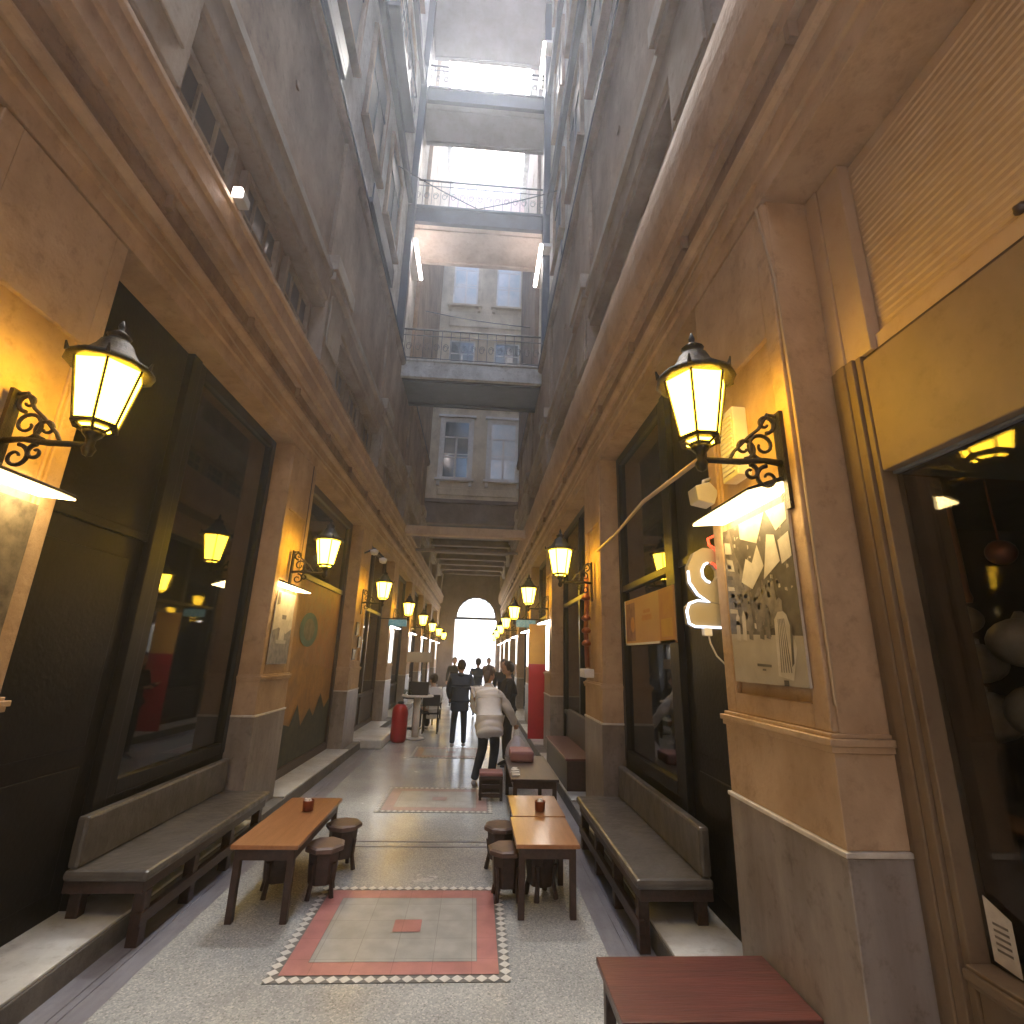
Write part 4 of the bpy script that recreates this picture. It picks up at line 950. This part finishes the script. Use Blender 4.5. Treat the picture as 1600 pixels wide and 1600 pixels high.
# under-table shelf clutter is not visible; tins
def tin(x, y, label):
    e = empty('sugar_tin', (x, y, .47), label, 'tin', 'sugar tins on the tables')
    MB().lathe([(.036, .001), (.042, .004), (.046, .075), (.048, .08), (.043, .08), (.041, .02)], 18).build('tin', M['copper'], e)
    q = MB(); random.seed(int(x * 100))
    for k in range(14):
        a = random.random() * 6.3; r = random.random() * .028; q.box(r * math.cos(a) - .008, r * math.sin(a) - .008, .06 + random.random() * .016, r * math.cos(a) + .008, r * math.sin(a) + .008, .078 + random.random() * .016, rz=random.random())
    q.lathe([(.04, .05), (.04, .066)], 14)
    q.build('sugar_cubes', M['sugar'], e)
tin(-1.34, 4.86, 'round brown tin of sugar cubes on the long left table')
tin(.62, 4.92, 'round brown tin of sugar cubes on the farther short right table')

# ------------------------------------------------------------------ stools
def stool_proto(seatm):
    e = empty('stool', (0, 0, 0))
    MB().lathe([(.0, .30), (.135, .30), (.15, .31), (.15, .335), (.13, .345), (0, .345)], 8, smooth=False, ph=PI / 8).build('seat', seatm, e)
    b = MB(); b.lathe([(.085, .10), (.105, .10), (.118, .299), (.09, .299)], 8, smooth=False, ph=PI / 8); b.build('apron', M['dark_wood'], e)
    for k in range(4):
        a = PI / 4 + k * PI / 2; c, q = math.cos(a), math.sin(a)
        MB().tube([(.105 * c, .105 * q, .23), (.095 * c, .095 * q, .12), (.12 * c, .12 * q, .001)], [.022, .016, .02], 6).build('leg', M['dark_wood'], e)
    MB().lathe([(.07, .09), (.1, .09), (.1, .115), (.07, .115)], 8, smooth=False, ph=PI / 8).build('stretcher_ring', M['dark_wood'], e)
    return e
sp = stool_proto(M['seat_wood'])
st = [((-1.08, 4.52, 0), .2, 'dark stool with pale seat, nearer one on the right side of the long left table'), ((-1.06, 5.02, 0), .5, 'dark stool with pale seat, farther one on the right side of the long left table'),
      ((.31, 4.47, 0), .1, 'dark stool with pale seat, nearer one left of the short right tables'), ((.29, 5.0, 0), .6, 'dark stool with pale seat, farther one left of the short right tables'),
      ((-1.42, 4.55, 0), .4, 'stool tucked under the long left table'), ((.58, 4.5, 0), .4, 'stool tucked under the nearer short right table')]
for i, (l, a, lab) in enumerate(st):
    o = sp if i == 0 else copy_tree(sp, None, l, a)
    o.location = l; o.rotation_euler = (0, 0, a); tag(o, lab, 'stool', 'low stools around the tables')
e = empty('cushioned_stool', (.27, 7.25, 0), 'dark slatted stool with a dusty pink seat at the stooping woman\'s feet', 'stool')
q = MB(); q.box(-.15, -.13, .24, .15, .13, .28)
for z in (.04, .14):
    q.box(-.15, -.13, z, .15, -.11, z + .05); q.box(-.15, .11, z, .15, .13, z + .05)
for x in (-.15, .115):
    for y in (-.13, .095): q.box(x, y, .001, x + .035, y + .035, .24)
q.build('frame', M['dark_wood'], e, .004); MB().box(-.15, -.13, .281, .15, .13, .325).build('seat_pad', M['pink'], e, .015)
tag(MB().box(.50, 7.0, .471, .80, 7.4, .60).build('folded_cloth', M['pink'], bevel=.03), 'folded dusty pink cloth on the dark cluttered table', 'cloth')
q = MB(); 
for k in range(5): q.box(.47, 6.25 + k * .07, .471, .56, 6.3 + k * .07, .485 + .01 * (k % 3), rz=.3 * k)
tag(q.build('card_deck', M['white_plastic']), 'scattered pale cards on the dark cluttered table', 'cards')
# white bag hanging at the table side
bmx = MB(); ball(bmx, (0, 0, .22), .17, 1.35, 16)
random.seed(3)
for k in range(len(bmx.v)):
    v = bmx.v[k]; h_ = v[2]; f_ = 1 - .45 * max(0, (h_ - .2) / .25); bmx.v[k] = (v[0] * f_ * (1 + .12 * math.sin(v[1] * 40 + v[2] * 22)), v[1] * f_ * (1 + .12 * math.sin(v[0] * 35)), v[2])
bmx.tube([(-.05, 0, .40), (-.04, 0, .52), (.04, 0, .52), (.05, 0, .40)], .008, 6)
tag(bmx.build('carrier_bag', M['bag'], loc=(.66, 8.05, .2)), 'crumpled white carrier bag right of the stooping woman', 'bag')
tag(MB().box(.50, 7.85, .001, .88, 8.25, .215).build('low_crate', M['dark_wood'], bevel=.01), 'low dark crate under the white carrier bag', 'crate')
# red and yellow painted panel
e = empty('painted_door_leaf', (1.4, 10.9, 0), 'door leaf painted yellow above and red below, standing open on the right', 'door')
P(MB().box(1.14, 11.2, .151, 1.62, 11.25, 1.62), 'red_panel', M['red_paint'], e, .005); P(MB().box(1.14, 11.2, 1.621, 1.62, 11.25, 2.45), 'yellow_panel', M['yellow_paint'], e, .005)

# ------------------------------------------------------------------ left middle distance
e = empty('red_cylinder_bin', (-1.52, 11.5, 0), 'shiny red cylindrical bin beside the white pedestal table', 'bin')
MB().lathe([(.13, .001), (.155, .04), (.165, .10), (.165, .58), (.15, .66), (.10, .72), (.06, .74)], 24).build('body', M['red_paint'], e)
MB().lathe([(.06, .741), (.07, .75), (.07, .78), (.03, .80)], 16).build('cap', M['steel'], e)
e = empty('pedestal_table', (-1.22, 11.9, 0), 'tall white round pedestal table behind the red bin', 'table')
MB().lathe([(.0, .86), (.34, .86), (.35, .875), (.34, .895), (0, .895)], 28).build('tabletop', M['white_plastic'], e)
MB().lathe([(.075, .04), (.07, .859)], 20).build('column', M['white_plastic'], e); MB().lathe([(.2, .001), (.21, .015), (.19, .03), (.08, .045)], 28).build('base', M['grey_plastic'], e)
tag(MB().box(-1.42, 11.8, .896, -1.0, 12.0, 1.17).build('display_case', M['blackcloth'], bevel=.01), 'dark box standing on the white pedestal table', 'box')
e = empty('menu_stand', (-1.22, 11.9, 1.17), 'blank beige menu board on two posts over the dark box on the left', 'menu board')
for x in (-1.38, -1.08): P(MB().tube([(x, 11.9, 1.171), (x, 11.9, 1.7)], .015, 6), 'post', M['dark_wood'], e)
P(MB().box(-1.52, 11.86, 1.58, -.98, 11.885, 1.80), 'board', M['beige'], e, .004)
q = MB(); random.seed(5)
for k in range(40):
    a = random.random() * 6.3; r = .03 + random.random() * .07; z = .02 + random.random() * .1
    c = Vector((r * math.cos(a), r * math.sin(a), z)); d1 = Vector((random.uniform(-1, 1), random.uniform(-1, 1), random.uniform(0, 1))).normalized() * .035; d2 = d1.cross(Vector((0, 0, 1))).normalized() * .015
    q.add([c - d1, c + d2, c + d1, c - d2], [(0, 1, 2, 3)])
tag(q.build('small_plant', M['greenplant'], loc=(-1.44, 11.75, .896)), 'small pale green plant on the left rim of the pedestal table', 'plant')
tag(MB().box(PX(-1, .55), 10.6, .0, PX(-1, .0), 12.3, .17).build('marble_step', M['white_marble'], bevel=.03), 'white marble doorstep left of the red bin', 'step')
# dark cafe chairs with seated person area
def chair(x, y, rz, label):
    e = empty('cafe_chair', (x, y, 0), label, 'chair', 'dark cafe chairs far along the left side', rz)
    MB().box(-.2, -.2, .42, .2, .2, .45).build('seat', M['blackcloth'], e, .008)
    MB().box(-.2, .17, .6, .2, .2, .85).build('backrest', M['blackcloth'], e, .01)
    for x_ in (-.18, .15):
        MB().box(x_, -.18, .001, x_ + .03, -.15, .419).build('leg', M['iron'], e); MB().box(x_, .17, .001, x_ + .03, .2, .6).build('leg', M['iron'], e)
chair(-.98, 12.9, PI, 'nearest dark cafe chair, holding the seated person on the left')
chair(-1.25, 14.3, .3, 'middle dark cafe chair behind the seated person on the left')
chair(-1.1, 15.6, .1, 'farthest dark cafe chair along the left side')
tag(MB().lathe([(.0, .7), (.3, .7), (.3, .72), (0, .72)], 20).lathe([(.03, .03), (.03, .7)], 10).lathe([(.2, .001), (.2, .02), (.03, .035)], 20).build('round_table', M['blackcloth'], loc=(-1.45, 13.5, 0)), 'dark round cafe table behind the pedestal table', 'table')
# ------------------------------------------------------------------ people
def skinmesh(name, V, E_, m, parent, sub=2, root=0):
    me = bpy.data.meshes.new(name); me.from_pydata([v[:3] for v in V], E_, [])
    o = bpy.data.objects.new(name, me); COL.objects.link(o)
    sk = o.modifiers.new('s', 'SKIN'); sk.use_smooth_shade = True
    for i, v in enumerate(V):
        rr = v[3]; d_ = me.skin_vertices[0].data[i]; d_.radius = (rr, v[4] if len(v) > 4 else rr); d_.use_root = (i == root)
    sb = o.modifiers.new('u', 'SUBSURF'); sb.levels = sub; sb.render_levels = sub
    dg = bpy.context.evaluated_depsgraph_get(); ev = o.evaluated_get(dg); nm = bpy.data.meshes.new_from_object(ev)
    nm.name = name; nm.materials.clear(); nm.materials.append(m)
    for p in nm.polygons: p.use_smooth = True
    o.modifiers.clear(); o.data = nm; o.parent = parent
    return o
def person(loc, rz, J, mats, label, grp=None, puffer=False, hood=False, hairlen=0, sc=1):
    """J: joints in the person's own frame, facing +y"""
    e = empty('person', loc, label, 'person', grp, rz); e.scale = (sc, sc, sc)
    j = {k: Vector(v) for k, v in J.items()}
    hp, ch, nk, hd = j['hip'], j['chest'], j['neck'], j['head']
    fwd = j.get('face', Vector((0, 1, 0))).normalized()
    up = (hd - nk).normalized()
    # body with head and hands
    V = [(*hp, .12, .10), (*((hp + ch) / 2), .11, .09), (*ch, .13, .10), (*nk, .052), (*(nk + (hd - nk) * .45), .05), (*(hd - up * .02 + fwd * .015), .072, .08), (*(hd + up * .06), .078, .09), (*(hd + up * .10), .055, .065), (*(hd + up * .125), .02)]
    E_ = [(0, 1), (1, 2), (2, 3), (3, 4), (4, 5), (5, 6), (6, 7), (7, 8)]
    def add(par, p, r, r2=None): V.append((*p, r, r2 or r)); E_.append((par, len(V) - 1)); return len(V) - 1
    for sd in ('l', 'r'):
        sh, el, wr = j['sh' + sd], j['el' + sd], j['wr' + sd]
        a = add(2, sh, .05); b_ = add(a, el, .037); c = add(b_, wr, .025)
        hdn = (wr - el).normalized(); pl = add(c, wr + hdn * .05, .026, .016)
        side = hdn.cross(fwd); side = side.normalized() if side.length > .1 else Vector((1, 0, 0))
        for k, o_ in enumerate((-.026, -.009, .009, .026)):
            f1 = add(pl, wr + hdn * (.085) + side * o_, .0085); add(f1, wr + hdn * (.125 - .008 * abs(k - 1.4)) + side * o_ * 1.1 + fwd * .012, .0075)
        t1 = add(pl, wr + hdn * .05 + side * .04 + fwd * .012, .009); add(t1, wr + hdn * .08 + side * .05 + fwd * .02, .008)
        hj = hp + (j['kn' + sd] - hp) * .0 + Vector(((.09 if sd == 'r' else -.09), 0, -.04))
        h_ = add(0, hj, .085); kn = add(h_, j['kn' + sd], .055); an = add(kn, j['an' + sd], .034)
    # nose and ears on the head
    nose = add(5, hd + fwd * .105 - up * .0, .012); 
    right = fwd.cross(up).normalized()
    for q_ in (-1, 1): add(5, hd + right * q_ * .088 - up * .01, .012, .016)
    body = skinmesh('body', V, E_, mats['skin'], e)
    bm = bmesh.new(); bm.from_mesh(body.data)
    HQ = fwd.to_track_quat('Y', 'Z').to_matrix().to_4x4()
    bmesh.ops.create_icosphere(bm, subdivisions=3, radius=1, matrix=Matrix.Translation(hd + up * .035) @ HQ @ Matrix.Diagonal((.078, .094, .118, 1)))
    bmesh.ops.create_icosphere(bm, subdivisions=2, radius=1, matrix=Matrix.Translation(hd + fwd * .098 + up * .012) @ HQ @ Matrix.Diagonal((.013, .02, .024, 1)))
    bm.to_mesh(body.data); bm.free()
    rm = body.modifiers.new('r', 'REMESH'); rm.mode = 'VOXEL'; rm.voxel_size = .009; rm.use_smooth_shade = True
    ev = body.evaluated_get(bpy.context.evaluated_depsgraph_get()); nm = bpy.data.meshes.new_from_object(ev); body.modifiers.clear(); body.data = nm
    nm.materials.clear(); nm.materials.append(mats['skin'])
    for p in nm.polygons: p.use_smooth = True; p.material_index = 0
    f = MB()
    for q_ in (-1, 1):
        c = hd + fwd * .083 + right * q_ * .03 + up * .025
        f.lathe([(.001, -.008), (.008, -.004), (.009, 0), (.008, .004), (.001, .008)], 8, c, 0)
    f.tube([hd + fwd * .088 - up * .045 + right * t for t in (-.022, 0, .022)], .005, 5, 1)
    f.build('eyes_and_mouth', [M['hair_dark'], M['pink']], e)
    # hair
    bm = bmesh.new()
    bmesh.ops.create_icosphere(bm, subdivisions=4, radius=1, matrix=Matrix.Translation(hd + up * .058 - fwd * .022) @ HQ @ Matrix.Diagonal((.092, .10, .112, 1)))
    for v in bm.verts:
        l = v.co - hd
        a_, u_ = l.dot(fwd), l.dot(up)
        if a_ > .03 and u_ < .10: v.co -= fwd * (a_ - .03)                 # clear of the face
        if u_ < -.02 and a_ < .03: v.co -= fwd * .0 - up * (-.3 * (u_ + .02)) * -1 * (.9 if not hairlen else -1.2)
        v.co += v.normal * .006 * math.sin(l.dot(right) * 160 + a_ * 60)
    if hairlen:
        bmesh.ops.create_icosphere(bm, subdivisions=3, radius=1, matrix=Matrix.Translation(hd - fwd * .095 - up * (hairlen * .6)) @ HQ @ Matrix.Diagonal((.05, .035, hairlen * 1.1, 1)))
    hm = bpy.data.meshes.new('hair'); bm.to_mesh(hm); bm.free(); hm.materials.append(mats['hair'])
    for p in hm.polygons: p.use_smooth = True
    ho = bpy.data.objects.new('hair', hm); COL.objects.link(ho); ho.parent = e
    # jacket
    rj = mats.get('bulk', 1)
    dn = (hp - ch).normalized() * .6 + Vector((0, 0, -.4)); T = [(*(hp + dn * .22), .162 * rj, .142 * rj), (*(hp + dn * .20), .165 * rj, .145 * rj), (*(hp + dn * .10), .162 * rj, .145 * rj), (*hp, .157 * rj, .14 * rj), (*(hp + (ch - hp) * .35), .15 * rj, .13 * rj), (*(hp + (ch - hp) * .7), .155 * rj, .13 * rj), (*ch, .165 * rj, .125 * rj), (*(ch + (nk - ch) * .6), .10, .09), (*(nk + (hd - nk) * .12), .068, .066)]
    TE = [(k, k + 1) for k in range(8)]
    for sd in ('l', 'r'):
        sh, el, wr = j['sh' + sd], j['el' + sd], j['wr' + sd]
        T.append((*sh, .072 * rj)); TE.append((6, len(T) - 1)); T.append((*((sh + el) / 2), .062 * rj)); TE.append((len(T) - 2, len(T) - 1)); T.append((*el, .054 * rj)); TE.append((len(T) - 2, len(T) - 1)); T.append((*(el + (wr - el) * .9), .042 * rj)); TE.append((len(T) - 2, len(T) - 1)); T.append((*(el + (wr - el) * .97), .042 * rj)); TE.append((len(T) - 2, len(T) - 1))
    jk = skinmesh('jacket', T, TE, mats['top'], e, sub=3 if puffer else 2, root=4)
    if puffer:
        ax = (ch - hp).normalized()
        for v in jk.data.vertices:
            t = (v.co - hp).dot(ax); v.co += v.normal * (.016 * abs(math.sin(t * PI / .085)) - .004)
        jk.data.update()
    if hood: skinmesh('hood', [(*(nk - fwd * .06 + up * .02), .09, .06), (*(nk - fwd * .11 - up * .06), .08, .05)], [(0, 1)], mats['top'], jk)
    # trousers
    Tr = [(*(hp + Vector((0, 0, -.02))), .13, .108)]; TrE = []
    for sd in ('l', 'r'):
        q_ = 1 if sd == 'r' else -1
        Tr.append((*(hp + Vector((q_ * .08, 0, -.10))), .09)); TrE.append((0, len(Tr) - 1)); kn = j['kn' + sd]; an = j['an' + sd]
        Tr.append((*kn, .072)); TrE.append((len(Tr) - 2, len(Tr) - 1)); Tr.append((*(an + (kn - an) * .12), .056)); TrE.append((len(Tr) - 2, len(Tr) - 1)); Tr.append((*(an + (kn - an) * -.02), .058)); TrE.append((len(Tr) - 2, len(Tr) - 1))
    skinmesh('trousers', Tr, TrE, mats['legs'], e)
    for sd in ('l', 'r'):
        an = j['an' + sd]; toe = an + j.get('toe' + sd, fwd * .15)
        skinmesh('shoe', [(*(an + Vector((0, 0, -.04)) - (toe - an) * .25), .042, .04), (*(an + (toe - an) * .4 + Vector((0, 0, -.042))), .044, .036), (*(toe + Vector((0, 0, -.05))), .04, .028)], [(0, 1), (1, 2)], mats['shoe'], e)
    return e
STAND = dict(hip=(0, 0, .93), chest=(0, 0, 1.30), neck=(0, 0, 1.46), head=(0, .02, 1.58), shl=(-.19, 0, 1.38), shr=(.19, 0, 1.38), ell=(-.25, -.02, 1.1), elr=(.25, -.02, 1.1), wrl=(-.26, .06, .87), wrr=(.26, .06, .87),
             knl=(-.10, .02, .50), knr=(.10, .02, .50), anl=(-.10, 0, .09), anr=(.10, 0, .09))
def J(**k): d_ = dict(STAND); d_.update(k); return d_
# man walking away
person((-.27, 10.85, 0), 0, J(ell=(-.25, .05, 1.12), wrl=(-.22, .22, .95), elr=(.27, -.06, 1.1), wrr=(.24, .06, .88), knl=(-.11, .10, .52), anl=(-.12, -.06, .11), knr=(.1, .06, .5), anr=(.11, .14, .09)),
       dict(skin=M['skin'], hair=M['hair_dark'], top=M['navy'], legs=M['jeans'], shoe=M['shoe'], bulk=1.28), 'person in a dark blue jacket and jeans walking away, left of the stooping one', sc=.96, hood=True)
# woman bending
person((.16, 7.85, 0), R(-18), J(hip=(.12, -.12, .88), chest=(.02, .10, 1.17), neck=(-.02, .2, 1.34), head=(-.03, .28, 1.46), face=(0, .8, -.5), shl=(-.17, .12, 1.24), shr=(.17, .1, 1.22), ell=(-.22, .22, 1.0), wrl=(-.10, .42, .86),
       elr=(.32, .2, 1.0), wrr=(.36, .38, .80), knl=(-.02, .06, .48), anl=(-.10, -.03, .09), knr=(.16, .06, .48), anr=(.12, .04, .09)),
       dict(skin=M['skin'], hair=M['hair_brown'], top=M['puffer'], legs=M['jeans'], shoe=M['shoe'], bulk=1.25), 'person in a white quilted jacket stooping over the low stool', puffer=True, hairlen=.1, sc=1.0)
# dark clothed person reading phone
person((.60, 9.3, 0), R(100), J(elr=(.24, .05, 1.12), wrr=(.12, .30, 1.2), ell=(-.24, .05, 1.12), wrl=(-.1, .28, 1.15), face=(0, .9, -.3)),
       dict(skin=M['skin'], hair=M['hair_dark'], top=M['blackcloth'], legs=M['blackcloth'], shoe=M['blackcloth'], bulk=1.0), 'person in black standing behind the stooping one, hands raised, on the right', sc=.96)
# seated person
person((-.95, 12.9, 0), R(35), J(hip=(0, 0, .52), chest=(0, .02, .88), neck=(0, .03, 1.03), head=(0, .05, 1.15), shl=(-.18, .02, .96), shr=(.18, .02, .96), ell=(-.23, .05, .7), elr=(.23, .05, .7), wrl=(-.14, .28, .62), wrr=(.14, .28, .62),
       knl=(-.11, .42, .50), knr=(.11, .42, .50), anl=(-.11, .42, .09), anr=(.11, .42, .09)),
       dict(skin=M['skin'], hair=M['hair_dark'], top=M['puffer'], legs=M['blackcloth'], shoe=M['shoe'], bulk=1.0), 'person in a pale jacket seated on a dark chair at the left')
# distant walkers
for (x, y, rz, tp, lab) in ((.1, 16.5, 0, 'navy', 'distant small person in blue seen between the two main walkers'), (.72, 13.2, PI, 'blackcloth', 'distant person in dark clothes coming along the right side'), (-.75, 19.5, PI, 'blackcloth', 'distant person in dark clothes near the left lamps, far down the passage'),
                            (.55, 21.5, PI, 'pink', 'far person in a reddish top near the bright doorway')):
    person((x, y, 0), rz, J(knl=(-.1, .08, .5), anl=(-.1, -.05, .1)), dict(skin=M['skin'], hair=M['hair_dark'], top=M[tp], legs=M['jeans'], shoe=M['blackcloth'], bulk=1.0), lab, 'distant walkers', sc=.97)
